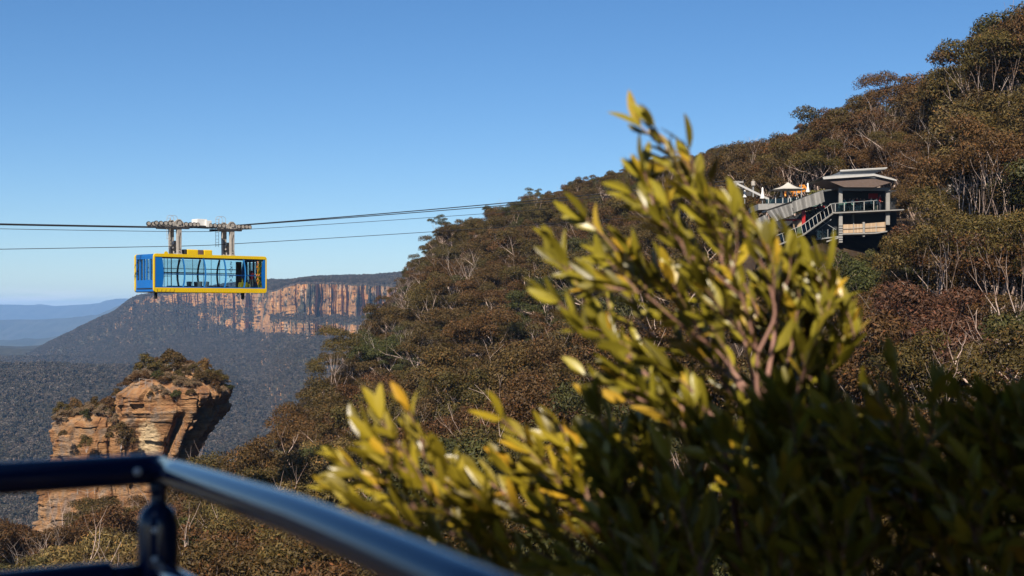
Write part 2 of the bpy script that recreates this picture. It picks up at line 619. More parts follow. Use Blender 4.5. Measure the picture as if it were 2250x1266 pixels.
# ------------------------------------------------------------------ terrain: the wooded hill on the right
CAN = [  # px, py, distance, height of trees standing there (visible canopy level)
    (930, 560, 300, 8), (960, 492, 312, 9), (1010, 490, 330, 9), (1130, 442, 360, 9), (1270, 398, 390, 9), (1400, 366, 400, 9), (1550, 337, 390, 9),
    (1700, 308, 370, 9), (1800, 288, 330, 10), (1900, 262, 262, 13), (2050, 235, 215, 16), (2180, 130, 190, 18), (2300, 30, 175, 20),
    (890, 700, 268, 8), (1000, 620, 270, 8), (1150, 560, 282, 8), (1300, 500, 292, 8), (1500, 455, 265, 9), (1650, 420, 225, 8),
    (1860, 545, 172, 1), (1620, 500, 176, 2), (1950, 520, 178, 2), (1720, 470, 180, 1), (1900, 375, 206, 11), (1760, 395, 200, 6), (1850, 610, 146, 9), (1700, 640, 156, 8),
    (1000, 800, 205, 7), (1250, 750, 208, 8), (1500, 750, 180, 8), (1900, 720, 128, 9), (2200, 660, 118, 11), (2200, 470, 142, 14), (2050, 380, 176, 13),
    (800, 860, 215, 6), (900, 950, 162, 6), (1200, 950, 142, 7), (1500, 950, 120, 8), (2000, 900, 96, 9), (2300, 850, 86, 10),
    (700, 1000, 182, 5), (800, 1100, 136, 6), (1000, 1200, 102, 6), (1400, 1200, 86, 7), (2000, 1250, 62, 8),
    (550, 1110, 165, 9), (300, 1130, 180, 7), (400, 1260, 125, 10), (60, 1230, 166, 9), (600, 1260, 118, 10), (200, 1330, 130, 10), (120, 1140, 190, 6), (450, 1110, 190, 8),
]
cx, cy, cz = [], [], []
for px, py, Y, h in CAN:
    p = P(px, py, Y)
    cx.append(p.x); cy.append(Y); cz.append(p.z - 0.82 * h)
for x, y, z in [(0, 30, -26), (-30, 40, -33), (30, 22, -17), (0, -20, -12), (-45, 0, -32), (60, 0, -4), (90, 60, 2), (130, 150, 22), (150, 250, 36), (160, 350, 44),
                (0, 480, 6), (100, 500, 22), (-40, 430, -22), (200, 500, 35), (0, 600, -40), (200, 600, 0), (100, 620, -20), (-70, 120, -36)]:
    cx.append(x); cy.append(y); cz.append(z)
cx, cy, cz = map(np.array, (cx, cy, cz))


def tps_fit(x, y, z, lam=1.5):
    n = len(x)
    d = np.hypot(x[:, None] - x[None], y[:, None] - y[None]) / 100.0
    K = np.where(d > 0, d * d * np.log(d + 1e-12), 0) + np.eye(n) * lam * 0.002
    Pm = np.c_[np.ones(n), x / 100, y / 100]
    A = np.block([[K, Pm], [Pm.T, np.zeros((3, 3))]])
    return np.linalg.solve(A, np.r_[z, 0, 0, 0])


TW = tps_fit(cx, cy, cz)
EY = np.array([-60, 0, 110, 140, 165, 195, 207, 212, 230, 270, 300, 330, 420, 640])
EX = np.array([-75, -66, -55, -54, -61, -70, -68, -33, -31, -25, -23, -22, -60, -120])


def hill_z(x, y):
    x = np.asarray(x, float); y = np.asarray(y, float)
    sh = x.shape
    x = x.ravel(); y = y.ravel()
    z = np.zeros(len(x))
    for a in range(0, len(x), 20000):
        xs, ys = x[a:a + 20000], y[a:a + 20000]
        d = np.hypot(xs[:, None] - cx[None], ys[:, None] - cy[None]) / 100.0
        K = np.where(d > 0, d * d * np.log(d + 1e-12), 0)
        z[a:a + 20000] = K @ TW[:-3] + TW[-3] + TW[-2] * xs / 100 + TW[-1] * ys / 100
    z += 2.2 * fbm(x / 22, y / 22, o=4, seed=3)
    e = np.interp(y, EY, EX) + 5 * fbm(y / 14, x * 0 + 3.3, o=3, seed=5) - x
    drop = np.where(e > 0, 2.6 * e, 0)
    z = z - np.minimum(drop, 1e9)
    return np.maximum(z, -190).reshape(sh)


def grid_mesh(name, xs, ys, zf, mat, smooth=True):
    X, Y = np.meshgrid(xs, ys)
    Z = zf(X, Y)
    V = np.c_[X.ravel(), Y.ravel(), Z.ravel()]
    nx, ny = len(xs), len(ys)
    i = np.arange(nx * ny).reshape(ny, nx)
    Fq = np.c_[i[:-1, :-1].ravel(), i[:-1, 1:].ravel(), i[1:, 1:].ravel(), i[1:, :-1].ravel()]
    return npmesh(name, V, Fq, [mat], smooth)


hill = link('wooded_hill', grid_mesh('wooded_hill', np.arange(-230, 262, 2.5), np.arange(-40, 640, 2.5), hill_z, M['hill_ground']))
tag(hill, 'steep wooded hillside of dark leaf litter under the gum trees', 'hill', kind='structure')


# ------------------------------------------------------------------ valley floor
def valley_z(x, y):
    z = -168 + 46 * fbm(x / 330, y / 330, o=5, seed=11) + 7 * fbm(x / 70, y / 70, o=3, seed=12)
    # low ridge on the left
    crest = 80 + 16 * fbm(x / 160, x * 0 + 1.7, o=3, seed=13)
    side = 1 / (1 + np.exp((x + 440) / 36))
    z = z + crest * np.exp(-((y - 1950) / 420) ** 2) * side
    # long fan rising to the foot of the scarp
    z = z + np.clip((y - 1500) / 1500, 0, 1) * 40
    return z


valley = link('valley_floor', grid_mesh('valley_floor', np.arange(-2600, 1500, 18), np.arange(300, 5200, 18), valley_z, M['valley_ground']))
tag(valley, 'deep forested valley floor behind the rock pillar', 'valley', kind='structure')

# ------------------------------------------------------------------ far plateau with sandstone scarp
XS = [-120, 0, 60, 130, 200, 250, 285, 300, 340, 420, 500, 560, 600, 640, 690, 760, 820, 880, 940, 1100, 1300]


def curve(vals):
    return lambda u: np.interp(u, XS, vals)


Ycl = curve([4300, 4200, 4150, 4050, 3950, 3850, 3750, 3700, 3650, 3550, 3450, 3300, 3000, 2800, 2750, 2700, 2700, 2680, 2650, 2600, 2500])
crest = curve([830, 802, 781, 746, 712, 690, 664, 656, 648, 640, 630, 621, 621, 622, 615, 613, 612, 606, 602, 598, 592])
ctop = curve([832, 804, 783, 748, 715, 694, 668, 660, 650, 644, 643, 645, 642, 627, 624, 627, 629, 630, 632, 636, 640])
cbot = curve([833, 805, 784, 749, 717, 697, 676, 674, 668, 672, 677, 683, 693, 697, 697, 700, 706, 714, 722, 740, 750])
b2 = curve([834, 806, 785, 751, 722, 703, 690, 684, 682, 688, 700, 706, 708, 709, 711, 714, 718, 726, 734, 752, 762])
b2b = curve([835, 807, 786, 753, 726, 708, 696, 690, 690, 698, 722, 735, 738, 738, 740, 744, 748, 754, 760, 778, 790])
mid = curve([850, 826, 812, 790, 778, 770, 762, 758, 758, 762, 768, 772, 774, 778, 780, 784, 790, 796, 804, 820, 830])
foot = curve([905, 900, 890, 885, 880, 880, 878, 875, 872, 868, 862, 860, 858, 858, 858, 858, 858, 860, 862, 870, 880])


def cliff_sheet():
    us = np.arange(-120, 1300, 1.15)
    Yc = Ycl(us)
    rows = []
    key = [(crest, 900, 'back'), (crest, 380, ''), (ctop, 0, ''), (cbot, -10, ''), (b2, -75, ''), (b2b, -85, ''), (mid, -420, ''), (foot, -1150, '')]
    sub = [6, 8, 26, 8, 14, 14, 14]
    nz1 = fbm(us / 38, us * 0 + 0.5, o=5, seed=21)
    nz2 = fbm(us / 11, us * 0 + 9.5, o=4, seed=22)
    pts = []
    for (f, dy, k) in key:
        py = f(us) if k != 'back' else f(us) + 4
        # the upper scarp edge is ragged
        jag = {id(ctop): 6, id(cbot): 9, id(b2): 9, id(b2b): 9}.get(id(f), 3)
        py = py + jag * fbm(us / 16, us * 0 + dy * 0.01, o=4, seed=int(31 + abs(dy) % 17))
        Y = Yc + dy
        rough = 210 if -90 <= dy <= 0 else 60
        Y = Y + rough * nz1 + 0.5 * rough * nz2
        pts.append(np.c_[(us - 1125) / F * Y, Y, (HOR - py) / F * Y])
    pts[-1][:, 2] = valley_z(pts[-1][:, 0], pts[-1][:, 1]) - 8
    rowsV = []
    for i in range(len(key) - 1):
        for k in range(sub[i]):
            t = k / sub[i]
            A = pts[i] * (1 - t) + pts[i + 1] * t
            rough = 34 if i in (2, 4) else 14
            if i in (2, 4):
                led = np.floor(t * 5) / 5 - t          # ledges along the strata
                A[:, 1] += led * 9
            A[:, 1] += rough * fbm(A[:, 0] / 20, A[:, 2] / 30 + i * 7, o=5, seed=41)
            if i in (5, 6):
                A[:, 2] += 52 * fbm(A[:, 0] / 190, A[:, 1] / 260, o=4, seed=44) * min(1, 3 * t + (i - 5))
            rowsV.append(A)
    rowsV.append(pts[-1] - np.array([0, 0, 40]))
    V = np.concatenate(rowsV)
    nx, ny = len(us), len(rowsV)
    i = np.arange(nx * ny).reshape(ny, nx)
    Fq = np.c_[i[:-1, :-1].ravel(), i[1:, :-1].ravel(), i[1:, 1:].ravel(), i[:-1, 1:].ravel()]
    return V, Fq, nx, ny


CV, CF, cnx, cny = cliff_sheet()
plateau = link('plateau_hill', npmesh('plateau_hill', CV, CF, [M['cliff']], False))
tag(plateau, 'long flat-topped plateau with orange sandstone cliffs across the valley', 'plateau', kind='structure')


# ------------------------------------------------------------------ distant hills
def ridge(name, pts, Y, depth, rough, label, seed):
    us = np.arange(-500, 1250, 4.0)
    py = np.interp(us, [p[0] for p in pts], [p[1] for p in pts])
    py = py + rough * fbm(us / 45, us * 0 + seed, o=5, seed=seed)
    rowsV = []
    prof = [(-1.0, -1.0), (-0.75, -0.72), (-0.5, -0.45), (-0.28, -0.22), (-0.1, -0.05), (0, 0), (0.15, -0.02), (0.5, -0.12), (1.0, -0.6)]
    ztop = (HOR - py) / F * Y
    H = ztop + 420
    for dy, dz in prof:
        y = Y + dy * depth + depth * 0.22 * fbm(us / 40, us * 0 + seed + 3, o=4, seed=seed + 1) * (1 if dy != 0 else 0.2)
        z = ztop + dz * H + (0 if dy == 0 else 60 * fbm(us / 30, us * 0 + dy * 3, o=4, seed=seed + 2))
        rowsV.append(np.c_[(us - 1125) / F * Y, y, z])
    V = np.concatenate(rowsV); nx, ny = len(us), len(rowsV)
    i = np.arange(nx * ny).reshape(ny, nx)
    Fq = np.c_[i[:-1, :-1].ravel(), i[:-1, 1:].ravel(), i[1:, 1:].ravel(), i[1:, :-1].ravel()]
    o = link(name, npmesh(name, V, Fq, [M['far_ground']], True))
    tag(o, label, 'hill', kind='structure')


ridge('near_blue_hill', [(-500, 742), (0, 752), (60, 746), (140, 739), (200, 748), (400, 760), (1200, 770)], 9000, 1500, 5, 'low blue wooded hill nearest behind the plateau spur', 51)
ridge('middle_blue_hill', [(-500, 706), (0, 704), (80, 702), (170, 699), (215, 691), (250, 679), (275, 668), (300, 660), (400, 652), (600, 650), (1200, 660)], 13500, 2200, 4, 'middle blue hill stepping up behind the plateau', 61)
ridge('far_blue_hill', [(-500, 676), (0, 669), (70, 671), (85, 668), (110, 673), (190, 669), (230, 664), (255, 657), (300, 656), (420, 662), (1200, 680)], 21000, 2600, 2.5, 'palest flat-topped blue hill on the horizon', 71)
lowland = link('far_lowland_terrain', grid_mesh('far_lowland_terrain', np.arange(-14000, 6000, 300), np.arange(4600, 24000, 300),
                                                 lambda x, y: -330 + 90 * fbm(x / 1500, y / 1500, o=4, seed=81), M['far_ground']))
tag(lowland, 'lowland between the distant hills', 'land', kind='structure')


# ------------------------------------------------------------------ trees
def leaf_quads(centers, normals, ln, wd, rs):
    """one slim quad per leaf spray: centre, facing, size"""
    n = len(centers)
    t = rs.normal(size=(n, 3)); t[:, 2] -= 0.35
    t -= normals * np.sum(t * normals, 1)[:, None]
    t /= np.linalg.norm(t, axis=1)[:, None] + 1e-9
    s = np.cross(normals, t)
    l = ln * rs.uniform(0.7, 1.3, n)[:, None]; w = wd * rs.uniform(0.7, 1.3, n)[:, None]
    a = centers - t * l / 2; c = centers + t * l / 2
    b = centers + s * w / 2; d = centers - s * w / 2
    V = np.stack([a, b, c, d], 1).reshape(-1, 3)
    Fq = np.arange(4 * n).reshape(n, 4)
    return V, Fq


def clump(c, rx, ry, rz, n, ln, wd, rs, low=-0.25, inner=0.55):
    d = rs.normal(size=(n, 3))
    d /= np.linalg.norm(d, axis=1)[:, None]
    d[:, 2] = np.where(d[:, 2] < low, -d[:, 2], d[:, 2])
    r = rs.uniform(inner, 1.0, n)[:, None] * (1 + 0.25 * (vnoise(d[:, 0] * 2.3 + c[0] * 3, d[:, 1] * 2.3 + c[1], d[:, 2] * 2.3) - 0.5))[:, None]
    pos = np.array(c) + d * r * np.array([rx, ry, rz])
    nrm = d * np.array([1 / rx, 1 / ry, 1 / rz])
    nrm /= np.linalg.norm(nrm, axis=1)[:, None]
    nrm = nrm + rs.normal(size=(n, 3)) * 0.55
    nrm /= np.linalg.norm(nrm, axis=1)[:, None]
    return leaf_quads(pos, nrm, ln, wd, rs)


def grow(mb, rnd, p, d, ln, r, level, maxlev, ends, spread=0.62, upw=0.25, sides=5, kids=(2, 3), twigs=False):
    n = 4
    pts = [p]; rad = [r]
    q = p.copy(); dd = d.copy()
    for i in range(n):
        dd = (dd + Vector((rnd.gauss(0, .14), rnd.gauss(0, .14), rnd.gauss(0, .10) + upw * 0.25))).normalized()
        q = q + dd * ln / n
        pts.append(q.copy()); rad.append(r * (1 - 0.42 * (i + 1) / n))
    mb.tube(pts, rad, sides if level < 2 else max(3, sides - 1), cap=False)
    if level >= maxlev:
        ends.append((q.copy(), level))
        return
    if level >= 1:
        ends.append((q.copy(), level))
    k = rnd.randint(*kids)
    a0 = rnd.uniform(0, 2 * PI)
    for i in range(k):
        a = a0 + 2 * PI * i / k + rnd.uniform(-.5, .5)
        side = Vector((math.cos(a), math.sin(a), 0))
        nd = (dd + side * spread * rnd.uniform(0.7, 1.35) + Vector((0, 0, upw * rnd.uniform(0.3, 1)))).normalized()
        start = pts[-1] if i < 2 else pts[-2]
        grow(mb, rnd, start.copy(), nd, ln * rnd.uniform(0.55, 0.8), rad[-1] * rnd.uniform(0.62, 0.85), level + 1, maxlev, ends, spread, upw, sides, kids)


def gum_meshes(i, h=10.0, dense=1.0, slim=False, leafmat=None, ln=0.27, wd=0.10):
    """trunk mesh + crown mesh of one gum tree h metres tall"""
    rnd = random.Random(100 + i); rs = np.random.default_rng(200 + i)
    mb = MB().mat(M['bark'])
    ends = []
    stems = 1 if slim else rnd.choice((1, 2, 2, 3))
    for s_ in range(stems):
        a = rnd.uniform(0, 2 * PI)
        lean = rnd.uniform(0.08, 0.2) if slim else rnd.uniform(0.15, 0.5)
        d = Vector((math.cos(a) * lean, math.sin(a) * lean, 1)).normalized()
        grow(mb, rnd, Vector((0, 0, -0.6)), d, h * (0.46 if slim else rnd.uniform(0.32, 0.42)), h * 0.017, 0, 3, ends,
             spread=0.55 if slim else 0.8, upw=0.3, kids=(2, 3) if stems > 1 else (3, 3))
    for q_ in range(rnd.randint(2, 4)):
        a = rnd.uniform(0, 2 * PI); up_ = rnd.uniform(.15, .9)
        d = Vector((math.cos(a), math.sin(a), up_)).normalized()
        grow(mb, rnd, Vector((0, 0, h * rnd.uniform(.22, .55))), d, h * rnd.uniform(.16, .28), h * .0075, 1, 3, [], spread=.75, upw=.25, kids=(2, 3), sides=4)
    top = max(e[0].z for e in ends)
    k = h * 0.93 / top
    kx = (0.5 + 0.5 * k) * (0.62 if slim else 1.0)
    for j, v in enumerate(mb.v):
        mb.v[j] = (v[0] * kx, v[1] * kx, v[2] * k)
    Vs, Fs, n0 = [], [], 0
    ends2 = []
    for e, lv in ends:
        e = Vector((e.x * kx, e.y * kx, e.z * k))
        if lv >= (3 if slim else 2) and e.z > (0.5 if slim else 0.42) * h:
            if rnd.random() < (0.5 if lv == 2 else 0.12):
                continue
            if any((e - f).length < (0.07 if slim else 0.105) * h for f in ends2):
                continue
            ends2.append(e)
    for e in ends2:
        rx = h * (rnd.uniform(0.07, 0.115) if slim else rnd.uniform(0.105, 0.175))
        rz = rx * rnd.uniform(0.6, 0.92)
        V, Fq = clump((e.x, e.y, e.z + rz * .35), rx, rx * rnd.uniform(.8, 1.15), rz, int(330 * dense * (rx / 1.2) ** 2) + 50, ln, wd, rs)
        Vs.append(V); Fs.append(Fq + n0); n0 += len(V)
    crown = npmesh('crown', np.concatenate(Vs), np.concatenate(Fs), [leafmat or M['gum_leaf']])
    return mb.mesh('trunk', True, fix=False), crown


def bare_mesh(i, h=9.0, mat=None):
    rnd = random.Random(500 + i)
    mb = MB().mat(mat or M['bark_bare'])
    ends = []
    for s_ in range(rnd.choice((1, 2, 3))):
        a = rnd.uniform(0, 2 * PI); lean = rnd.uniform(0.25, 1.1)
        grow(mb, rnd, Vector((0, 0, -0.5)), Vector((math.cos(a) * lean, math.sin(a) * lean, 1)).normalized(), h * 0.42, h * 0.0115, 0, 4, ends, spread=0.75, upw=0.25, kids=(2, 3), sides=4)
    top = max(e[0].z for e in ends)
    k = h / top
    mb.v = [(v[0] * (0.5 + 0.5 * k), v[1] * (0.5 + 0.5 * k), v[2] * k) for v in mb.v]
    return mb.mesh('branches', True, fix=False)


def shrub_mesh(i, h=2.4, leafmat=None, n=1600, ln=0.16, wd=0.065):
    rnd = random.Random(900 + i); rs = np.random.default_rng(950 + i)
    mb = MB().mat(M['bark_dark'])
    ends = []
    for s_ in range(4):
        a = rnd.uniform(0, 2 * PI); lean = rnd.uniform(0.2, 0.8)
        grow(mb, rnd, Vector((0, 0, -0.3)), Vector((math.cos(a) * lean, math.sin(a) * lean, 1)).normalized(), h * 0.4, h * 0.022, 0, 2, ends, spread=0.6, upw=0.2, kids=(2, 2), sides=4)
    Vs, Fs, n0 = [], [], 0
    ends = [e for e in ends if e[1] == 2]
    for e, lv in ends:
        rx = h * rnd.uniform(0.18, 0.30)
        V, Fq = clump((e.x, e.y, min(e.z, h * .9)), rx, rx, rx * rnd.uniform(.6, .9), n // len(ends), ln, wd, rs, low=-0.5)
        Vs.append(V); Fs.append(Fq + n0); n0 += len(V)
    crown = npmesh('foliage', np.concatenate(Vs), np.concatenate(Fs), [leafmat or M['gum_leaf']])
    return mb.mesh('stems', True, fix=False), crown


def bush_mesh(i, h=2.4, n=3000):
    """dense domed bush with twigs showing below"""
    rnd = random.Random(1900 + i); rs = np.random.default_rng(1950 + i)
    mb = MB().mat(M['bark_bare'])
    ends = []
    for s_ in range(5):
        a = rnd.uniform(0, 2 * PI); lean = rnd.uniform(0.2, 0.9)
        grow(mb, rnd, Vector((0, 0, -0.3)), Vector((math.cos(a) * lean, math.sin(a) * lean, 1)).normalized(), h * 0.36, h * 0.014, 0, 2, ends, spread=0.6, upw=0.2, kids=(2, 3), sides=4)
    Vs, Fs, n0 = [], [], 0
    nc = 13
    for k in range(nc):
        a = rnd.uniform(0, 2 * PI); r = math.sqrt(rnd.random()) * h * .42
        z = h * (.80 - .42 * (r / (h * .42)) ** 2) - rnd.uniform(0, .22) * h
        rx = h * rnd.uniform(0.15, 0.24)
        V, Fq = clump((r * math.cos(a), r * math.sin(a), max(z, .22 * h)), rx, rx, rx * rnd.uniform(.75, 1.0), n // nc, 0.17, 0.065, rs, low=-0.5)
        Vs.append(V); Fs.append(Fq + n0); n0 += len(V)
    crown = npmesh('foliage', np.concatenate(Vs), np.concatenate(Fs), [M['gum_leaf']])
    return mb.mesh('stems', True, fix=False), crown


def joined(name, meshes):
    """one mesh out of several (for trees of the uncounted mass)"""
    Vs, Fs, Ms, mats, n0 = [], [], [], [], 0
    for me in meshes:
        co = np.empty(len(me.vertices) * 3); me.vertices.foreach_get('co', co)
        Vs.append(co.reshape(-1, 3))
        mi = len(mats); mats.append(me.materials[0])
        for p in me.polygons:
            Fs.append(tuple(v + n0 for v in p.vertices)); Ms.append(mi)
        n0 += len(me.vertices)
    out = bpy.data.meshes.new(name)
    out.from_pydata(np.concatenate(Vs).tolist(), [], Fs)
    for m in mats:
        out.materials.append(m)
    out.polygons.foreach_set('material_index', Ms)
    out.update()
    return out


def scatter(name, pts, rz, sc, ix, protos, mat):
    """one object whose geometry nodes set a plant on every vertex"""
    me = bpy.data.meshes.new(name)
    me.from_pydata([tuple(p) for p in pts], [], [])
    for nm, ty, data in (('sc', 'FLOAT', sc), ('rz', 'FLOAT', rz), ('ix', 'INT', ix)):
        a = me.attributes.new(nm, ty, 'POINT')
        a.data.foreach_set('value', data)
    o = link(name, me)
    ng = bpy.data.node_groups.new(name + '_nodes', 'GeometryNodeTree')
    ng.interface.new_socket('Geometry', in_out='INPUT', socket_type='NodeSocketGeometry')
    ng.interface.new_socket('Geometry', in_out='OUTPUT', socket_type='NodeSocketGeometry')
    gi = ng.nodes.new('NodeGroupInput'); go = ng.nodes.new('NodeGroupOutput')
    inst = ng.nodes.new('GeometryNodeInstanceOnPoints')
    join = ng.nodes.new('GeometryNodeJoinGeometry')
    for pm in protos:
        po = bpy.data.objects.new('plant_pattern', pm)
        oi = ng.nodes.new('GeometryNodeObjectInfo')
        oi.inputs['Object'].default_value = po
        g2 = ng.nodes.new('GeometryNodeGeometryToInstance')
        ng.links.new(oi.outputs['Geometry'], g2.inputs[0])
        ng.links.new(g2.outputs[0], join.inputs[0])

    def attr(nm, ty):
        n = ng.nodes.new('GeometryNodeInputNamedAttribute')
        n.data_type = ty
        n.inputs['Name'].default_value = nm
        return n.outputs['Attribute']
    cmb = ng.nodes.new('ShaderNodeCombineXYZ')
    ng.links.new(attr('rz', 'FLOAT'), cmb.inputs['Z'])
    e2r = ng.nodes.new('FunctionNodeEulerToRotation')
    ng.links.new(cmb.outputs[0], e2r.inputs[0])
    inst.inputs['Pick Instance'].default_value = True
    ng.links.new(gi.outputs[0], inst.inputs['Points'])
    ng.links.new(join.outputs[0], inst.inputs['Instance'])
    ng.links.new(attr('ix', 'INT'), inst.inputs['Instance Index'])
    ng.links.new(e2r.outputs[0], inst.inputs['Rotation'])
    ng.links.new(attr('sc', 'FLOAT'), inst.inputs['Scale'])
    ng.links.new(inst.outputs[0], go.inputs[0])
    md = o.modifiers.new('scatter', 'NODES')
    md.node_group = ng
    return o


GUMS = [gum_meshes(i, 10, dense=1.25 if i % 2 else 1.0) for i in range(7)]
TALL = [gum_meshes(20 + i, 10, dense=3.0, slim=True, ln=0.15, wd=0.055) for i in range(3)]
BARE = [bare_mesh(i) for i in range(5)]
SHRUBS = [shrub_mesh(i) for i in range(4)]
BUSHES = [bush_mesh(i) for i in range(4)]

# positions on the hill -------------------------------------------------
step = 4.8
gx, gy = np.meshgrid(np.arange(-75, 215, step), np.arange(38, 470, step))
gx = gx.ravel() + rng.uniform(-.42, .42, gx.size) * step
gy = gy.ravel() + rng.uniform(-.42, .42, gy.size) * step
gz = hill_z(gx, gy)
e = 1.5
slope = np.hypot((hill_z(gx + e, gy) - hill_z(gx - e, gy)) / (2 * e), (hill_z(gx, gy + e) - hill_z(gx, gy - e)) / (2 * e))
hpx = 1125 + gx / gy * F
hpy = HOR - gz / gy * F
keep = (slope < 1.9) & (gz > -75) & (hpx > -120) & (hpx < 2420)
# clearing for the buildings on the slope and for the rock pillar
bx = 1125 + gx / gy * F
keep &= ~((gy > 158) & (gy < 192) & (bx > 1590) & (bx < 2010))
keep &= ~((np.hypot((gx + 52) / 15, (gy - 201) / 10) < 1))
keep &= (vnoise(gx / 9, gy / 9, seed=55) > 0.2)
gx, gy, gz, hpx, hpy = (a[keep] for a in (gx, gy, gz, hpx, hpy))
# canopy height by place
hh = np.interp(gy, [60, 120, 200, 300, 400], [8.5, 9, 8.3, 8.8, 9.5]) * rng.uniform(0.58, 1.35, len(gx)) * np.where(gy > 280, 0.74, 1.0)
hh *= 1.12 * np.where(gx < -22, 1.0, 1.0) * np.where((gx > 40) & (gy > 120) & (gy < 240), 1.3, 1.0)
# nothing tall in the sight line to the buildings
blk = (hpx > 1560) & (hpx < 2190) & (gy < 178)
topy = HOR - (gz + hh) / gy * F
lim = np.interp(hpx, [1590, 1700, 1800, 1900, 1960, 2010, 2060, 2100, 2190], [570, 570, 575, 575, 570, 560, 545, 520, 440])
okh = ((HOR - lim) * gy / F) - gz
hh = np.where(blk & (topy < lim), np.minimum(hh, np.maximum(okh * rng.uniform(.8, .98, len(gx)), 1.5)), hh)
rk = (hpx < 430) & (gy > 130) & (gy < 206)
rl = np.interp(hpx, [0, 90, 160, 180, 340, 380, 430], [1190, 1145, 1140, 1085, 1085, 1040, 1010]) + rng.uniform(0, 45, len(gx))
hh = np.where(rk & (HOR - (gz + hh) / gy * F < rl), np.clip((HOR - rl) * gy / F - gz, 1.2, 20), hh)
# outline of the wood against the valley and the sky
ol = np.interp(hpx, [430, 520, 600, 640, 665, 700, 740, 780, 830, 880, 920, 950, 960, 1010, 1130, 1270, 1400, 1550, 1700, 1800],
               [1020, 1010, 1010, 1000, 930, 850, 800, 770, 730, 655, 580, 530, 500, 490, 442, 398, 366, 337, 308, 288]) + rng.uniform(-4, 22, len(gx))
okh = (HOR - ol) * gy / F - gz
hh = np.where((gy > 125) & (hpx > 430) & (hpx < 1800) & (HOR - (gz + hh) / gy * F < ol), np.clip(okh, 0.8, 20), hh)
topy = HOR - (gz + hh) / gy * F

# how much of a tree shows: its size in the picture, minus what the near shrub covers
size = hh / gy * F
hidden = ((hpx > 1230) & (hpx < 1780) & (topy > 480)) | ((hpx > 1000) & (topy > 930)) | (topy > 1235) | (hpx < 0) | (hpx > 2240) | ((topy + size * 0.3 < 0))
order = np.argsort(-np.where(hidden, size * 0.01, size))
# a tree counts as visible when no nearer canopy covers it: coarse depth test on a pixel grid
cover = {}
for i in np.argsort(gy):
    w = max(1, int(size[i] * 0.34 / 10)); u = int(hpx[i] // 10); t0 = int(topy[i] // 10); t1 = int((topy[i] + size[i] * 0.5) // 10)
    vis = tot = 0
    for a in range(u - w, u + w + 1):
        for b in range(t0, t1 + 1):
            tot += 1
            if (a, b) not in cover:
                vis += 1
                cover[(a, b)] = i
    if vis / max(tot, 1) < 0.35:
        size[i] *= 0.2
order = np.argsort(-np.where(hidden, size * 0.01, size))
single = set(int(i) for i in order[:268])

COLS = [('olive', OLIVE), ('rust-brown', RUST), ('dull brown', BROWN), ('dark green', GREEN), ('olive', (0.095, 0.07, 0.022)), ('plum-red', PLUM)]


def zone(px, py, Y):
    if px < 640:
        return 'on the low spur around the rock pillar'
    if Y > 285:
        return 'high on the skyline above the cables'
    if px > 1990:
        return 'on the slope right of the decked building' if py < 560 else 'low on the slope at the far right'
    if px > 1590:
        return 'around the decked building' if py < 540 else 'below the decked building'
    if px < 1000:
        return 'near the steep outer edge of the hill' if py < 800 else 'low on the hill beside the yellow-green shrub'
    return 'in the middle of the wooded hillside'


def gum_tree(loc, rz, h, var, col, colname, zn, tall=False, lean=0.0, label=None, group=None):
    tm, cm = (TALL if tall else GUMS)[var]
    lab = label or f'{colname} crowned gum tree with pale limbs {zn}'
    r = empty('gum_tree', loc, rz, lab, 'tree', group or (f'{colname} gum trees {zn}' if label is None else None))
    r.scale = (h / 10,) * 3
    r.rotation_euler[1] = lean
    t = link('trunk', tm, r)
    c = link('crown', cm, r)
    v = random.uniform(0.82, 1.2)
    c.color = (col[0] * v, col[1] * v * random.uniform(.94, 1.06), col[2] * v, 1)
    return r


def bare_tree(loc, rz, h, var, zn, label=None):
    o = link('bare_tree', BARE[var], None, loc)
    o.rotation_euler = (0, 0, rz)
    o.scale = (h / 9,) * 3
    tag(o, label or f'leafless tree of bleached white branches {zn}', 'tree', None if label else f'leafless trees {zn}')
    return o


mass_p, mass_r, mass_s, mass_i = [], [], [], []
for i in range(len(gx)):
    loc = (gx[i], gy[i], gz[i])
    rz = random.uniform(0, 2 * PI)
    isbare = random.random() < 0.14
    reg = vnoise(gx[i] / 28, gy[i] / 28, seed=77)
    if i in single:
        zn = zone(hpx[i], (topy[i] + hpy[i]) / 2, gy[i])
        if isbare:
            bare_tree(loc, rz, hh[i] * 1.12, random.randrange(5), zn)
        else:
            if hpx[i] > 1900 and 600 < topy[i] < 860:
                ci = random.choice((5, 5, 1, 2, 0))
            else:
                ci = random.choice((0, 0, 4, 3, 2) if reg > 0.5 else (1, 2, 1, 0, 2))
            gum_tree(loc, rz, hh[i], random.randrange(7), COLS[ci][1], COLS[ci][0], zn)
    else:
        mass_p.append(loc); mass_r.append(rz); mass_s.append(hh[i] / 10)
        mass_i.append(7 + random.randrange(3) if isbare else random.randrange(7))


def remat(me, m):
    c = me.copy(); c.materials.clear(); c.materials.append(m)
    return c


protos = [joined('tree_pattern', [t, remat(c, M['gum_leaf_mass'])]) for t, c in GUMS] + [BARE[k].copy() for k in range(3)]
n = len(protos)
forest = scatter('hillside_forest', mass_p, mass_r, mass_s, [n - 1 - k for k in mass_i], protos, None)
tag(forest, 'dense mass of small distant gum trees filling the wooded hillside', 'forest', kind='stuff')

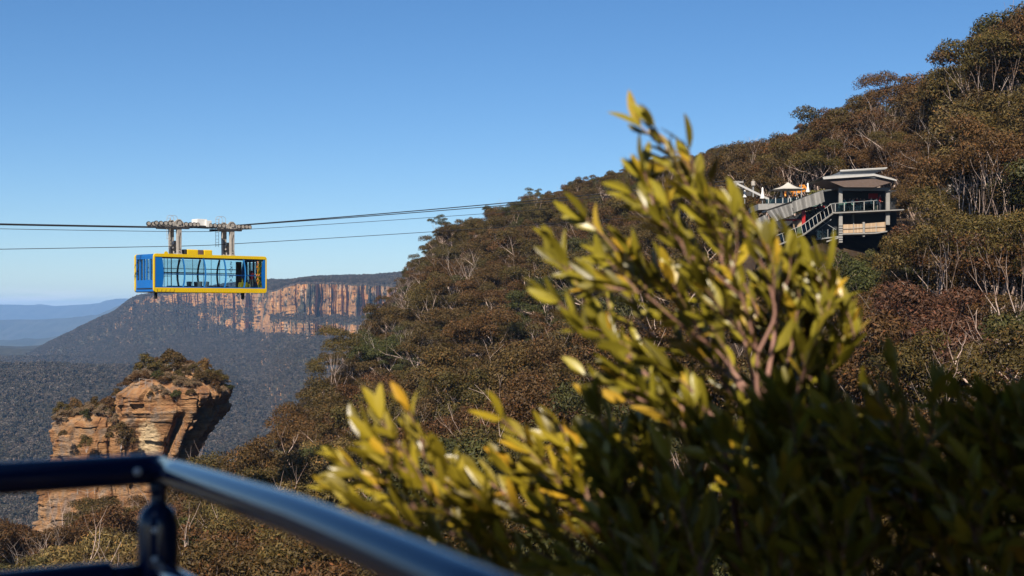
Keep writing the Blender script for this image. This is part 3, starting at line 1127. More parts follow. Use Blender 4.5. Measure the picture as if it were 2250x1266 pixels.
# undergrowth fills the gaps between the trees
step = 2.6
ux, uy = np.meshgrid(np.arange(-75, 150, step), np.arange(50, 400, step))
ux = ux.ravel() + rng.uniform(-.5, .5, ux.size) * step
uy = uy.ravel() + rng.uniform(-.5, .5, uy.size) * step
upx = 1125 + ux / uy * F
uz = hill_z(ux, uy)
k = (upx > -60) & (upx < 2330) & (uz > -90) & (rng.uniform(size=ux.size) < 0.75) & (uz / uy * F > HOR - 1330) & ~((uy > 165) & (uy < 186) & (upx > 1600) & (upx < 2000))
ux, uy, uz = ux[k], uy[k], uz[k]
sprotos = [joined('shrub_pattern', [t, remat(c, M['gum_leaf_mass'])]) for t, c in SHRUBS]
under = scatter('undergrowth', np.c_[ux, uy, uz], rng.uniform(0, 6.28, len(ux)), rng.uniform(.5, 1.25, len(ux)), rng.integers(0, 4, len(ux)), sprotos, None)
tag(under, 'scrubby undergrowth between the hillside trees', 'undergrowth', kind='stuff')

# single trees one can pick out ----------------------------------------


def on_hill(px, Y):
    x = (px - 1125) / F * Y
    return (x, Y, float(hill_z(np.array([x]), np.array([float(Y)]))[0]))


def placed(px, Y, top_py, var, col, label, tall=True, rz=0.0, lean=0.0):
    x, y, z = on_hill(px, Y)
    h = (HOR - top_py) / F * Y - z
    return gum_tree((x, y, z), rz, h, var, col, '', '', tall, lean, label)


placed(2235, 158, 28, 0, RUST, 'tallest brown gum tree at the top right corner of the picture', rz=0.4)
placed(2165, 166, 92, 1, OLIVE, 'tall many-limbed gum tree beside the tallest one at the right', rz=2.0)
placed(2110, 178, 150, 2, BROWN, 'tall open gum tree whose flat crown juts left into the sky', rz=4.0, lean=-0.12)
placed(2030, 196, 262, 0, OLIVE, 'rounded gum tree in the dip between the tall skyline trees', rz=1.1)
placed(1965, 214, 168, 2, RUST, 'gum tree with three separate flat crowns on long pale limbs against the sky', rz=0.3, lean=-0.10)
placed(1895, 236, 218, 1, BROWN, 'leaning skyline gum tree above the flat roof', rz=5.0, lean=-0.14)
placed(1830, 255, 256, 0, RUST, 'small wind-bent gum tree where the skyline starts to climb', rz=3.3, lean=-0.2)
placed(2205, 140, 330, 2, RUST, 'thick-limbed gum tree in front of the hidden dark house', rz=2.4)
placed(2095, 150, 405, 1, OLIVE, 'broad gum tree just right of the flat roof', rz=0.9)
placed(2070, 118, 430, 0, OLIVE, 'gum tree with a thick pale trunk right of the deck', rz=2.9)
placed(2240, 104, 470, 1, OLIVE, 'dark gum tree with a pale trunk at the right edge', rz=1.9)
placed(2225, 140, 175, 1, OLIVE, 'leafy gum tree under the tallest one at the right edge', rz=5.2)
placed(2140, 138, 260, 0, RUST, 'open gum tree in front of the hidden dark house', rz=3.0)
placed(2045, 172, 300, 2, BROWN, 'slim gum tree between the flat roof and the dark house', rz=1.5)
placed(1985, 190, 285, 1, OLIVE, 'gum tree rising behind the right end of the flat roof', rz=0.2)
placed(2180, 150, 215, 2, BROWN, 'brown gum tree with crossing limbs below the tallest ones', rz=2.2, lean=.1)
placed(742, 222, 722, 2, OLIVE, 'lone gum tree standing out against the valley at the edge of the hill', rz=0.7)
placed(800, 236, 738, 1, OLIVE, 'gum tree leaning over the valley behind the lone one', rz=4.4)
placed(975, 312, 470, 0, (0.05, 0.05, 0.02), 'dark gum tree at the lower end of the skyline under the cables', rz=1.0)
placed(1165, 356, 415, 2, (0.06, 0.055, 0.02), 'gum tree on the skyline where the cables meet the hill', rz=2.0)
x, y, z = on_hill(1893, 112)
bare_tree((x, y, z), 0.6, 11.5, 1, '', 'large leafless tree of fine grey twigs below the decked building')
x, y, z = on_hill(1785, 192)
bare_tree((x, y, z), 2.0, (HOR - 335) / F * 192 - z, 3, '', 'ghostly white leafless tree above the open umbrella')
x, y, z = on_hill(1110, 352)
bare_tree((x, y, z), 1.0, (HOR - 440) / F * 352 - z, 0, '', 'thin leafless tree on the skyline left of the cable end')
x, y, z = on_hill(2195, 190)
bare_tree((x, y, z), 1.0, (HOR - 4) / F * 190 - z, 4, '', 'dead twiggy treetop poking above the tallest gum tree')

# ------------------------------------------------------------------ valley and plateau forest


def far_tree(i, h=10.0):
    rnd = random.Random(1300 + i); rs = np.random.default_rng(1400 + i)
    Vs, Fs, n0 = [], [], 0
    for k in range(rnd.randint(4, 6)):
        a = rnd.uniform(0, 2 * PI); r = rnd.uniform(0, 2.2)
        rx = rnd.uniform(1.3, 2.2)
        V, Fq = clump((r * math.cos(a), r * math.sin(a), h - rx * .8 - rnd.uniform(0, 2.6)), rx, rx, rx * .75, 42, 1.15, 0.75, rs, low=-.4, inner=.75)
        Vs.append(V); Fs.append(Fq + n0); n0 += len(V)
    c = npmesh('far_crown', np.concatenate(Vs), np.concatenate(Fs), [M['valley_leaf']])
    mb = MB().mat(M['bark'] if i == 0 else M['bark_dark'])
    mb.tube([(0, 0, -2), (rnd.uniform(-.5, .5), 0.2, h * .5), (rnd.uniform(-1, 1), 0, h * .85)], [.2, .15, .08], 4, cap=False)
    return joined('far_tree_pattern', [mb.mesh('far_trunk', fix=False), c])


FAR = [far_tree(i) for i in range(6)]

nv = 60000
yy = np.sqrt(rng.uniform(720 ** 2, 3600 ** 2, nv))
xx = ((rng.uniform(-110, 1000, nv)) - 1125) / F * yy
zz = valley_z(xx, yy)
pyv = HOR - zz / yy * F
k = (pyv < 1330) & (zz < -30)
xx, yy, zz = xx[k], yy[k], zz[k]
vf = scatter('valley_forest', np.c_[xx, yy, zz], rng.uniform(0, 6.28, len(xx)), rng.uniform(.6, 1.4, len(xx)), rng.integers(0, 6, len(xx)), FAR, None)
tag(vf, 'grey-green forest covering the valley floor', 'forest', kind='stuff')

G = CV.reshape(cny, cnx, 3)
a, b_, c_ = G[:-1, :-1], G[:-1, 1:], G[1:, :-1]
nr = np.cross(b_ - a, c_ - a)
area = np.linalg.norm(nr, axis=2)
nzz = np.abs(nr[..., 2]) / (area + 1e-9)
prob = np.where(nzz > 0.42, area, area * np.where(fbm(a[..., 0] / 40, a[..., 2] / 22, o=3, seed=90) > 0.11, 0.15, 0.001))
rowi = np.arange(cny - 1)[:, None] * np.ones((1, cnx - 1))
pxs = 1125 + a[..., 0] / a[..., 1] * F
prob = prob * (rowi >= 3) * (pxs > -100) * (pxs < 1000)
prob = prob.ravel() / prob.sum()
sel = rng.choice(len(prob), 60000, p=prob)
t1 = rng.uniform(size=(len(sel), 1)); t2 = rng.uniform(size=(len(sel), 1))
A_, B_, C_ = a.reshape(-1, 3)[sel], b_.reshape(-1, 3)[sel], c_.reshape(-1, 3)[sel]
pp = A_ + (B_ - A_) * t1 + (C_ - A_) * t2
pf = scatter('plateau_forest', pp, rng.uniform(0, 6.28, len(pp)), rng.uniform(.5, 1.1, len(pp)), rng.integers(0, 6, len(pp)), FAR, None)
tag(pf, 'dark scrub forest on the plateau top, ledges and talus slopes', 'forest', kind='stuff')

# ------------------------------------------------------------------ rock pillar
RY = 201.0


def rock_block(prof, yc, depth_k, seed, grooves=(), over=0.0, n=220, m=150, sub=0.0):
    """stratified sandstone block; prof = rows of (py, left px, right px)"""
    pys = np.array([p[0] for p in prof], float)
    lf = np.array([p[1] for p in prof], float); rt = np.array([p[2] for p in prof], float)
    th = np.linspace(0, 2 * PI, n, endpoint=False)
    V = []
    rows = np.linspace(0, 1, m)
    pyr = pys[0] + (pys[-1] - pys[0]) * rows
    for k, py in enumerate(pyr):
        l = np.interp(py, pys, lf); r = np.interp(py, pys, rt)
        cxp = (l + r) / 2; hw = (r - l) / 2 / F * yc
        x0 = (cxp - 1125) / F * yc
        z = (HOR - py) / F * yc
        c, s = np.cos(th), np.sin(th)
        # superellipse footprint, squarer than a circle
        p = 0.62
        ux = np.sign(c) * np.abs(c) ** p; uy = np.sign(s) * np.abs(s) ** p
        zz_ = th * 0 + z
        rad = 1 + 0.08 * fbm(c * 2.2 + seed, s * 2.2, zz_ / 6.0, o=4, seed=seed)
        # joint-bounded blocks: the face steps in and out from block to block
        warp = 0.5 * fbm(c * 3, s * 3 + seed, zz_ / 3.0, o=3, seed=seed + 5)
        colm = np.floor(th * 3.1 + 1.4 * warp + seed)
        zr = z + 1.1 * np.sin(colm * 4.7) + 1.6 * warp
        blk_ = np.floor(zr / (1.5 + 0.9 * np.abs(np.sin(colm * 2.3))))
        hsh = np.sin(colm * 12.9898 + blk_ * 78.233 + seed) * 43758.5453
        rad = rad + 0.15 * (hsh - np.floor(hsh) - .5)
        # thin beds, only in places
        bed2 = np.floor((z + .5 * warp) / 0.36)
        h2 = np.sin(bed2 * 78.2 + seed + np.floor(th * 1.3)) * 4375.5
        amp = np.clip(fbm(c * 1.7, s * 1.7 + 4, zz_ / 4.5, o=2, seed=seed + 9) * 4 + .6, 0, 1)
        rad = rad + 0.075 * (h2 - np.floor(h2) - .5) * amp
        rad = rad + 0.05 * fbm(c * 9, s * 9, zz_ * .8, o=4, seed=seed + 2)
        # open cracks between the joint blocks
        cf = th * 3.1 + 1.4 * warp + seed
        rad = rad - 0.10 * np.exp(-((cf - np.floor(cf) - .5) / .5 - np.sign(cf - np.floor(cf) - .5)) ** 2 / .006)
        for (tc_, wdt, dep, z0, z1) in grooves:
            f = np.exp(-(((th - tc_ + PI) % (2 * PI) - PI) / wdt) ** 2)
            fz = 1 / (1 + np.exp(-(z1 - z) / 0.35)) * (1 / (1 + np.exp(-(z - z0) / 0.5)))
            rad = rad - dep * f * fz
        V.append(np.c_[x0 + ux * hw * rad, yc + uy * hw * depth_k * rad, np.full(n, z) + 0.12 * fbm(th * 6, th * 0 + k * .3, o=3, seed=seed)])
    V = np.concatenate(V)
    i = np.arange(n * m).reshape(m, n); i2 = np.roll(i, -1, 1)
    Fq = np.c_[i[:-1].ravel(), i[1:].ravel(), i2[1:].ravel(), i2[:-1].ravel()].tolist()
    Fq.append(tuple(int(q) for q in reversed(i[0]))[::-1])
    return V.tolist(), Fq


main_prof = [(814, 388, 400), (818, 355, 430), (828, 330, 455), (840, 300, 478), (852, 284, 496), (864, 268, 505), (876, 266, 500), (900, 268, 503), (925, 272, 490), (950, 274, 468), (985, 278, 446), (1010, 281, 428), (1060, 283, 412), (1160, 282, 405)]
left_prof = [(908, 180, 262), (914, 150, 282), (928, 122, 292), (945, 114, 296), (985, 116, 298), (1008, 122, 300), (1030, 112, 305), (1060, 99, 316), (1100, 92, 330), (1160, 90, 340)]
mb = MB()
cream_c = P(322, 972, RY - 6.0)
mb.mat(rock_mat('ochre_sandstone', ((cream_c.x, cream_c.y, cream_c.z), (2.0, 5.0, 3.4))))
v, f = rock_block(main_prof, RY, 0.85, 3, grooves=[(-1.40 + 2 * PI, 0.075, 0.42, -40, (HOR - 905) / F * RY), (-0.72 + 2 * PI, 0.30, 0.50, -40, (HOR - 890) / F * RY), (-0.05 + 2 * PI, 0.3, 0.22, -40, (HOR - 880) / F * RY), (-1.95 + 2 * PI, 0.22, 0.06, -40, (HOR - 915) / F * RY)])
mb.add(v, f)
v, f = rock_block(left_prof, RY + 1.0, 0.62, 8, grooves=[(-1.15 + 2 * PI, 0.10, 0.16, -40, -10), (-2.3 + 2 * PI, .12, .10, -40, -16)])
mb.add(v, f)
rock = mb.build('rock_pillar', fix=True)
tag(rock, 'free-standing ochre sandstone rock pillar with an undercut right side and a lower left shoulder', 'rock')

# shrubs on the rock
DR = {}
bpy.context.view_layer.update()
dg = bpy.context.evaluated_depsgraph_get()
rock_eval = rock.evaluated_get(dg)


def rock_z(x, y):
    ok, loc, nrm, idx = rock_eval.ray_cast(Vector((x, y, 50)), Vector((0, 0, -1)))
    return loc.z if ok else None


ROCK_SHRUBS = [  # px, dy from pillar axis, top py, width scale, colour, label
    (375, 1.0, 752, 1.0, BROWN, 'twiggy brown bush on the very top of the rock pillar'),
    (330, -0.5, 766, 1.0, OLIVE, 'olive bush at the upper left of the rock pillar top'),
    (447, 0.5, 782, 1.0, (0.11, 0.065, 0.02), 'domed golden-brown bush on the right half of the pillar top'),
    (478, -0.5, 808, 1.1, OLIVE, 'round olive bush at the right brink of the pillar'),
    (410, 0.8, 778, .9, RUST, 'rust-coloured bush in the middle of the pillar top'),
    (345, 1.5, 776, .9, RUST, 'brown bush between the olive bush and the summit bush'),
    (300, 1.0, 815, 1.0, GREEN, 'dark green bush on the left slope of the pillar top'),
    (278, 0.0, 832, .9, RUST, 'low rusty bush at the left brink of the pillar'),
    (350, -3.5, 822, .8, GREEN, 'small dark bush on the front slope of the pillar top'),
    (440, -3.0, 838, .9, BROWN, 'brown bush hanging over the front of the pillar'),
    (470, -2.5, 846, .9, BROWN, 'scraggy bush above the black overhang of the pillar'),
    (390, -4.0, 852, .8, OLIVE, 'low olive bush beside the pillar fence'),
    (495, 0.0, 842, .9, GREEN, 'dark bush spilling over the right end of the pillar'),
    (140, 0.0, 875, 1.0, OLIVE, 'olive bush at the outer end of the lower rock shoulder'),
    (166, 0.5, 868, .9, (0.10, 0.06, 0.022), 'golden-brown bush on the lower rock shoulder'),
    (205, 1.0, 866, .9, BROWN, 'brown bush in the middle of the lower rock shoulder'),
    (240, 1.0, 858, 1.0, RUST, 'rusty bush where the lower shoulder meets the pillar'),
    (262, 0.6, 868, .9, BROWN, 'twiggy bush tucked against the left face of the pillar'),
    (186, -2.0, 900, .7, GREEN, 'dark bush at the front of the lower rock shoulder'),
]
for k, (px, dy, tpy, wsc, col, lab) in enumerate(ROCK_SHRUBS):
    y = RY + dy
    x = (px - 1125) / F * y
    z = rock_z(x, y)
    if z is None:
        z = (HOR - 890) / F * y
    h = max(1.8, (HOR - tpy) / F * y - z)
    r = empty('bush', (x, y, z - 0.1), random.uniform(0, 6), lab, 'bush', 'bushes growing on the rock pillar')
    s_ = h / 2.4
    w = max(s_ * 1.05, 1.15) * wsc
    r.scale = (w, w, s_)
    tm, cm = BUSHES[k % 4]
    link('stems', tm, r)
    c = link('foliage', cm, r); c.color = (*col, 1)
# bushes clinging to the cliff faces and round the foot
for px, py, dy, sc_, col, lab in [(265, 985, -6.2, 1.7, BROWN, 'large brown bush against the foot of the left rock face'), (190, 990, -5.2, 1.0, OLIVE, 'olive bush clinging to the face of the lower rock shoulder'),
                                  (330, 876, -6.5, .5, BROWN, 'dry tuft hanging from the ledge under the pillar fence'), (388, 880, -6.3, .8, GREEN, 'bush drooping over the middle of the pillar face'),
                                  (140, 962, -5.4, .6, BROWN, 'small bush on the left corner of the lower rock shoulder')]:
    y = RY + dy
    p = P(px, py, y)
    r = empty('bush', (p.x, y, p.z), random.uniform(0, 6), lab, 'bush', 'bushes growing on the rock pillar')
    r.scale = (sc_,) * 3
    tm, cm = BUSHES[int(px) % 4]
    link('stems', tm, r); c = link('foliage', cm, r); c.color = (*col, 1)


srnd = random.Random(5)
for k in range(76):
    if k < 54:
        px = srnd.uniform(285, 500); dy = srnd.uniform(-6.6, 2.5)
    else:
        px = srnd.uniform(130, 262); dy = srnd.uniform(-2.6, 2.0)
    y = RY + dy
    x = (px - 1125) / F * y
    z = rock_z(x, y)
    if z is None or z < (HOR - 935) / F * y:
        continue
    r = empty('bush', (x, y, z - .15), srnd.uniform(0, 6), 'low dry scrub bush among the taller bushes on the rock pillar', 'bush', 'low scrub on the rock pillar')
    s_ = srnd.uniform(.45, .85)
    r.scale = (s_ * 1.25, s_ * 1.25, s_)
    tm, cm = BUSHES[k % 4]
    link('stems', tm, r); c = link('foliage', cm, r); c.color = (*srnd.choice((BROWN, RUST, OLIVE, (0.13, 0.09, 0.05), (0.14, 0.10, 0.06))), 1)


def rock_fence(pts, label, h=1.05):
    r = empty('wire_fence', pts[0], 0, label, 'fence')
    o = Vector(pts[0])
    for p in pts:
        p = Vector(p) - o
        MB().mat(M['grey_steel']).tube([p - Vector((0, 0, .4)), p + Vector((0, 0, h))], .028, 6).build('post', r)
    w = MB().mat(M['grey_steel'])
    for i in range(len(pts) - 1):
        for hz_ in (h - .05, h * .55):
            w.tube([Vector(pts[i]) - o + Vector((0, 0, hz_)), Vector(pts[i + 1]) - o + Vector((0, 0, hz_))], .014, 5)
    w.build('rail', r)


def on_rock(px, dy, fall):
    y = RY + dy
    x = (px - 1125) / F * y
    z = rock_z(x, y)
    return (x, y, fall if z is None else z)


rock_fence([on_rock(306, -4.5, -12), on_rock(319, -5.0, -12), on_rock(334, -5.0, -12)], 'short metal fence on the front ledge of the pillar')
rock_fence([on_rock(303, -2.5, -11), on_rock(309, -1.0, -10), on_rock(316, 0.5, -10)], 'metal handrail climbing the left slope of the pillar top')
rock_fence([on_rock(368, -1, -9), on_rock(381, -1, -8)], 'two fence posts near the summit of the pillar')
rock_fence([on_rock(170, -3.4, -14), on_rock(193, -3.6, -14), on_rock(208, -3.4, -14), on_rock(222, -3.2, -14)], 'metal fence along the front edge of the lower rock shoulder')

# ------------------------------------------------------------------ people


def person_mesh(shirt, legs, hair, hood=False, arm=0.2, h=1.7, lean=0.0, seed=0):
    me = bpy.data.meshes.new('person')
    k = h / 1.75
    hx = 0.09
    V = [(0, 0, .92), (0, 0, 1.15), (0, 0.0, 1.40), (0, 0, 1.51), (0, -.015, 1.60), (0, -.02, 1.72),
         (-hx, 0, .88), (-.10, -.02, .48), (-.11, .03, .08), (-.11, -.12, .04),
         (hx, 0, .88), (.10, -.03, .48), (.11, .02, .08), (.11, -.13, .04),
         (-.17, 0, 1.40), (-.24, .01, 1.12), (-.20, -arm, 0.98), (-.18, -arm - .10, .98),
         (.17, 0, 1.40), (.24, .01, 1.12), (.20, -arm, .98), (.18, -arm - .10, .98)]
    E = [(0, 1), (1, 2), (2, 3), (3, 4), (4, 5), (0, 6), (6, 7), (7, 8), (8, 9), (0, 10), (10, 11), (11, 12), (12, 13), (2, 14), (14, 15), (15, 16), (16, 17), (2, 18), (18, 19), (19, 20), (20, 21)]
    rad = [.15, .14, .15, .065, .095, .085, .095, .07, .05, .04, .095, .07, .05, .04, .08, .055, .04, .035, .08, .055, .04, .035]
    me.from_pydata([(x * k, (y - lean * max(0, z - .9)) * k, z * k) for x, y, z in V], E, [])
    o = bpy.data.objects.new('person', me)
    COL.objects.link(o)
    sk = o.modifiers.new('skin', 'SKIN')
    for i, sv in enumerate(me.skin_vertices[0].data):
        sv.radius = (rad[i] * k, rad[i] * k * (0.78 if i < 3 else 1)); sv.use_root = (i == 0)
    su = o.modifiers.new('sub', 'SUBSURF'); su.levels = su.render_levels = 1
    dg = bpy.context.evaluated_depsgraph_get()
    out = bpy.data.meshes.new_from_object(o.evaluated_get(dg))
    bpy.data.objects.remove(o)
    out.materials.clear()
    for m in (shirt, legs, M['skin'], hair):
        out.materials.append(m)
    for p in out.polygons:
        c = p.center / k
        if c.z > 1.53:
            back = c.y > -0.03 or c.z > 1.70
            p.material_index = (0 if hood else 3) if back else 2
        elif c.z < .92 and abs(c.x) < .17 and c.y > -.16:
            p.material_index = 1
        elif c.y < -arm - .03 and c.z > .8:
            p.material_index = 2
        else:
            p.material_index = 0
    out.polygons.foreach_set('use_smooth', [True] * len(out.polygons))
    return out


# ------------------------------------------------------------------ cable car
CAB_L, CAB_W, CAB_H = 10.2, 3.2, 3.0
A0 = P(338, 642, 110.0)            # near lower corner: u = 0, w = 0
ud = Vector((7.55, 6.85, 0)).normalized()
wd = Vector((-ud.y, ud.x, 0))      # away from the camera, across the cabin
# cabin-local frame: x along the cabin, y across it (0 = near side), z up
Rm = Matrix(((ud.x, wd.x, 0), (ud.y, wd.y, 0), (0, 0, 1)))
rz_cab = math.atan2(ud.y, ud.x)
car = empty('cable_car', A0, rz_cab, 'blue and yellow glass-sided cable car hanging from its cables', 'cable car')


def rrect(w, h, r, n=5):
    pts = []
    for cx_, cz_, a0 in ((w - r, h - r, 0), (r, h - r, 90), (r, r, 180), (w - r, r, 270)):
        for k in range(n + 1):
            a = R(a0 + 90 * k / n)
            pts.append((cx_ + r * math.cos(a), cz_ + r * math.sin(a)))
    return pts


def ring(mb, outer, inner, y0, y1):
    """a rounded rectangular frame in the x-z plane between y0 and y1"""
    n = len(outer)
    V = []
    for y in (y0, y1):
        for x, z in outer: V.append((x, y, z))
        for x, z in inner: V.append((x, y, z))
    fs = []
    for i in range(n):
        j = (i + 1) % n
        fs += [(i, j, n + j, n + i), (2 * n + i, 3 * n + i, 3 * n + j, 2 * n + j), (i, 2 * n + i, 2 * n + j, j), (n + i, n + j, 3 * n + j, 3 * n + i)]
    mb.add(V, fs)


def side_frame(y0, y1):
    o = rrect(CAB_L, CAB_H, .22)
    i = [(min(max(x, .11), CAB_L - .11), min(max(z, .36), CAB_H - .25)) for x, z in rrect(CAB_L, CAB_H, .22)]
    mb = MB().mat(M['yellow'])
    ring(mb, o, i, y0, y1)
    return mb.build('side_frame', car, bevel=.012)


side_frame(0.0, 0.16)
side_frame(CAB_W - .16, CAB_W)
sill = MB().mat(M['blue'])
for y in (0.04, CAB_W - .14):
    sill.box((CAB_L / 2, y + .05, .40), (CAB_L - .24, .09, .09))
sill.build('sill', car)
# roof and floor
roof = MB().mat(M['blue'])
sec = [(.16, CAB_H - .26), (.16, CAB_H - .10), (.30, CAB_H - .03), (CAB_W - .30, CAB_H - .03), (CAB_W - .16, CAB_H - .10), (CAB_W - .16, CAB_H - .26)]
roof.prism([(0.06, y, z) for y, z in sec], (CAB_L - .12, 0, 0))
roof.mat(M['brown']).box((CAB_L / 2, CAB_W / 2 - .2, CAB_H - .012), (CAB_L - 2.4, CAB_W - 1.2, .035))
roof.mat(M['yellow']).box((CAB_L - .75, CAB_W / 2, CAB_H - .012), (1.3, CAB_W - .5, .05))
roof.build('roof', car, bevel=.01)
fl = MB().mat(M['blue'])
fl.box((CAB_L / 2, CAB_W / 2, .16), (CAB_L - .12, CAB_W - .32, .2))
fl.mat(M['dark_steel']).box((CAB_L / 2, CAB_W / 2, .275), (CAB_L - .4, CAB_W - .5, .03))
fl.build('floor', car)
vent = MB().mat(M['black'])
for k in range(5):
    vent.bar((.28 + k * .36, -.006, .05), (.33 + k * .36, -.006, .24), .022, .012)
vent.bar((.3, -.006, .03), (1.75, -.006, .03), .02, .012)
vent.build('vent', car)
# blue end pillars of the near and far side
for y in (0.03, CAB_W - .13):
    for x0, x1, bow in ((.11, .86, .12), (CAB_L - .11, CAB_L - .46, -.12)):
        mb = MB().mat(M['blue'])
        n = 8
        pts = [(x0, .42 + (CAB_H - .70) * k / n) for k in range(n + 1)]
        pts2 = [(x1 - bow * (abs(k / n - .45) * 2) ** 2, .42 + (CAB_H - .70) * k / n) for k in range(n + 1)]
        poly = [(x, y, z) for x, z in pts] + [(x, y, z) for x, z in reversed(pts2)]
        mb.prism(poly, (0, .10, 0))
        mb.build('end_pillar', car)


def bowed(x, y, mat, w=.11, n=8, bow=.16):
    mb = MB().mat(mat)
    pts = [(x + bow * (1 - (2 * k / n - .9) ** 2), y, .42 + (CAB_H - .70) * k / n) for k in range(n + 1)]
    for i in range(n):
        mb.bar(pts[i], pts[i + 1], w, .07, up=(0, 1, 0))
    return mb.build('mullion', car)


for x in (2.55, 4.40, 6.25, 8.05):
    bowed(x, .075, M['blue_light'])
for x in (3.95, 5.8, 7.6):
    bowed(x, CAB_W - .075, M['dark_steel'], w=.14, bow=-.2)
bowed(1.5, CAB_W - .075, M['dark_steel'], w=.05, bow=0)
rl = MB().mat(M['blue'])
rl.bar((.8, .075, 1.42), (CAB_L - .55, .075, 1.42), .05, .08)
rl.build('waist_rail', car)
hr = MB().mat(M['black'])
for z in (1.95, 1.62):
    hr.tube([(.9, CAB_W - .22, z), (CAB_L - .7, CAB_W - .22, z)], .032, 6)
hr.tube([(.9, .3, 1.72), (1.05, .3, 1.86), (8.0, .3, 1.86)], .022, 6)
hr.tube([(.95, .3, 1.15), (1.1, .3, 1.27), (1.6, .3, 1.27)], .022, 6)
for x in (1.15, 1.45, 1.75, 3.0, 3.6, 4.9, 5.9, 6.6, 7.4):
    hr.tube([(x, .5 if x < 2 else CAB_W - .5, .3), (x, .5 if x < 2 else CAB_W - .5, CAB_H - .28)], .02, 6)
hr.build('handrail', car)
# glazing
gl = MB().mat(M['glass'])
gl.box((CAB_L / 2, .05, 1.58), (CAB_L - .5, .015, 2.28))
gl.build('side_window', car)
gl = MB().mat(M['glass'])
gl.box((CAB_L / 2, CAB_W - .05, 1.58), (CAB_L - .5, .015, 2.28))
gl.build('side_window', car)
lv = MB().mat(M['grey_metal'])
for k in range(12):
    lv.bar((1.2, CAB_W - .10, 2.62 - k * .095), (6.2, CAB_W - .10, 2.62 - k * .095), .02, .024)
lv.build('louvre', car)
# ends: framed doors
for xe in (0.0, CAB_L):
    s_ = 1 if xe == 0 else -1
    dm = MB().mat(M['blue'])
    dm.box((xe + s_ * .13, CAB_W / 2, .66), (.10, CAB_W - .32, .58))
    dm.box((xe + s_ * .13, CAB_W / 2, CAB_H - .30), (.12, CAB_W - .32, .22))
    dm.build('end_panel', car, bevel=.01)
    for y in (.20, .78, 1.35, 1.85, 2.42, CAB_W - .22):
        MB().mat(M['blue']).box((xe + s_ * .12, y, 1.68), (.09, .12 if .3 < y < 2.9 else .10, 1.9)).build('door_stile', car)
    g = MB().mat(M['glass'])
    g.box((xe + s_ * .15, CAB_W / 2, 1.70), (.012, CAB_W - .4, 1.66))
    g.build('end_window', car)
    b = MB().mat(M['black'])
    b.box((xe + s_ * .07, CAB_W / 2, .28), (.06, CAB_W - .7, .09))
    b.build('bumper', car)
    bb = MB().mat(M['blue'])
    bb.box((xe + s_ * .12, CAB_W / 2, .26), (.1, CAB_W - .32, .22))
    bb.build('end_sill', car)
for y in (2.15, 2.62, 2.85):
    MB().mat(M['yellow']).box((.36, y, 1.65), (.05, .10, 1.9)).build('grab_pole', car)
# landing feet under the floor
for x in (.55, 8.35):
    MB().mat(M['black']).box((x - .1, .55, -.20), (.20, .20, .62)).build('guide_foot', car)
# inside: bench, barrel seats, driver console, dark door pillar
bn = MB().mat(M['blue'])
bn.box((.95, 2.4, .55), (1.5, .5, .45))
for x0, x1 in ((2.6, 5.0), (5.6, 8.0)):
    bn.mat(M['dark_steel']).box(((x0 + x1) / 2, 2.55, .52), (x1 - x0, .45, .08))
    for x in (x0 + .1, (x0 + x1) / 2, x1 - .1):
        bn.box((x, 2.55, .40), (.1, .35, .22))
bn.build('bench', car)
for x, y in ((4.05, 1.75), (4.55, .95), (5.15, .95), (4.9, 2.1)):
    mb = MB().mat(M['seat_grey'])
    mb.lathe((x, y, .29), [(.18, 0), (.21, .08), (.19, .30), (.22, .52), (.20, .60), (.02, .61)], 12)
    mb.build('seat', car, smooth=True)
dp = MB().mat(M['brown'])
dp.box((9.35, CAB_W - .24, 1.5), (.5, .12, 2.25))
dp.build('door_pillar', car)
yp = MB().mat(M['yellow'])
n = 8
poly = [(9.58 - .14 * (1 - (2 * k / n - .9) ** 2), 0.22, .42 + 2.28 * k / n) for k in range(n + 1)]
yp.prism(poly + [(9.86, .22, 2.7), (9.86, .22, .42)], (0, .05, 0))
yp.build('yellow_panel', car)
vn = MB().mat(M['black'])
rr = random.Random(4)
for k in range(7):
    z = .55 + k * .27
    vn.tube([(9.58 + rr.uniform(-.05, .1), .19, z), (9.68 + rr.uniform(-.08, .08), .19, z + .13), (9.78, .19, z + .2 + rr.uniform(0, .1))], .018, 4)
vn.build('branch_decal', car)
cs = MB().mat(M['yellow'])
cs.box((8.55, 1.0, .62), (.62, .5, .5)).box((9.05, 1.1, .56), (.5, .45, .38)).box((8.5, 1.0, 1.0), (.09, .09, .4))
cs.mat(M['grey_steel']).box((9.25, .9, .5), (.28, .3, .3))
cs.build('console', car, bevel=.02)
dk = MB().mat(M['dark_steel'])
for y in (1.5, 2.1, 2.6):
    dk.box((CAB_L - .3, y, 1.7), (.06, .13, 1.95))
dk.build('door_frame', car)


def text_mesh(ch, mat, size, thick=.006):
    cu = bpy.data.curves.new('letter', 'FONT')
    cu.body = ch; cu.size = size; cu.extrude = thick; cu.align_x = 'CENTER'
    o = bpy.data.objects.new('letter', cu)
    COL.objects.link(o)
    bpy.context.view_layer.update()
    me = bpy.data.meshes.new_from_object(o.evaluated_get(bpy.context.evaluated_depsgraph_get()))
    bpy.data.objects.remove(o)
    me.materials.clear(); me.materials.append(mat)
    return me


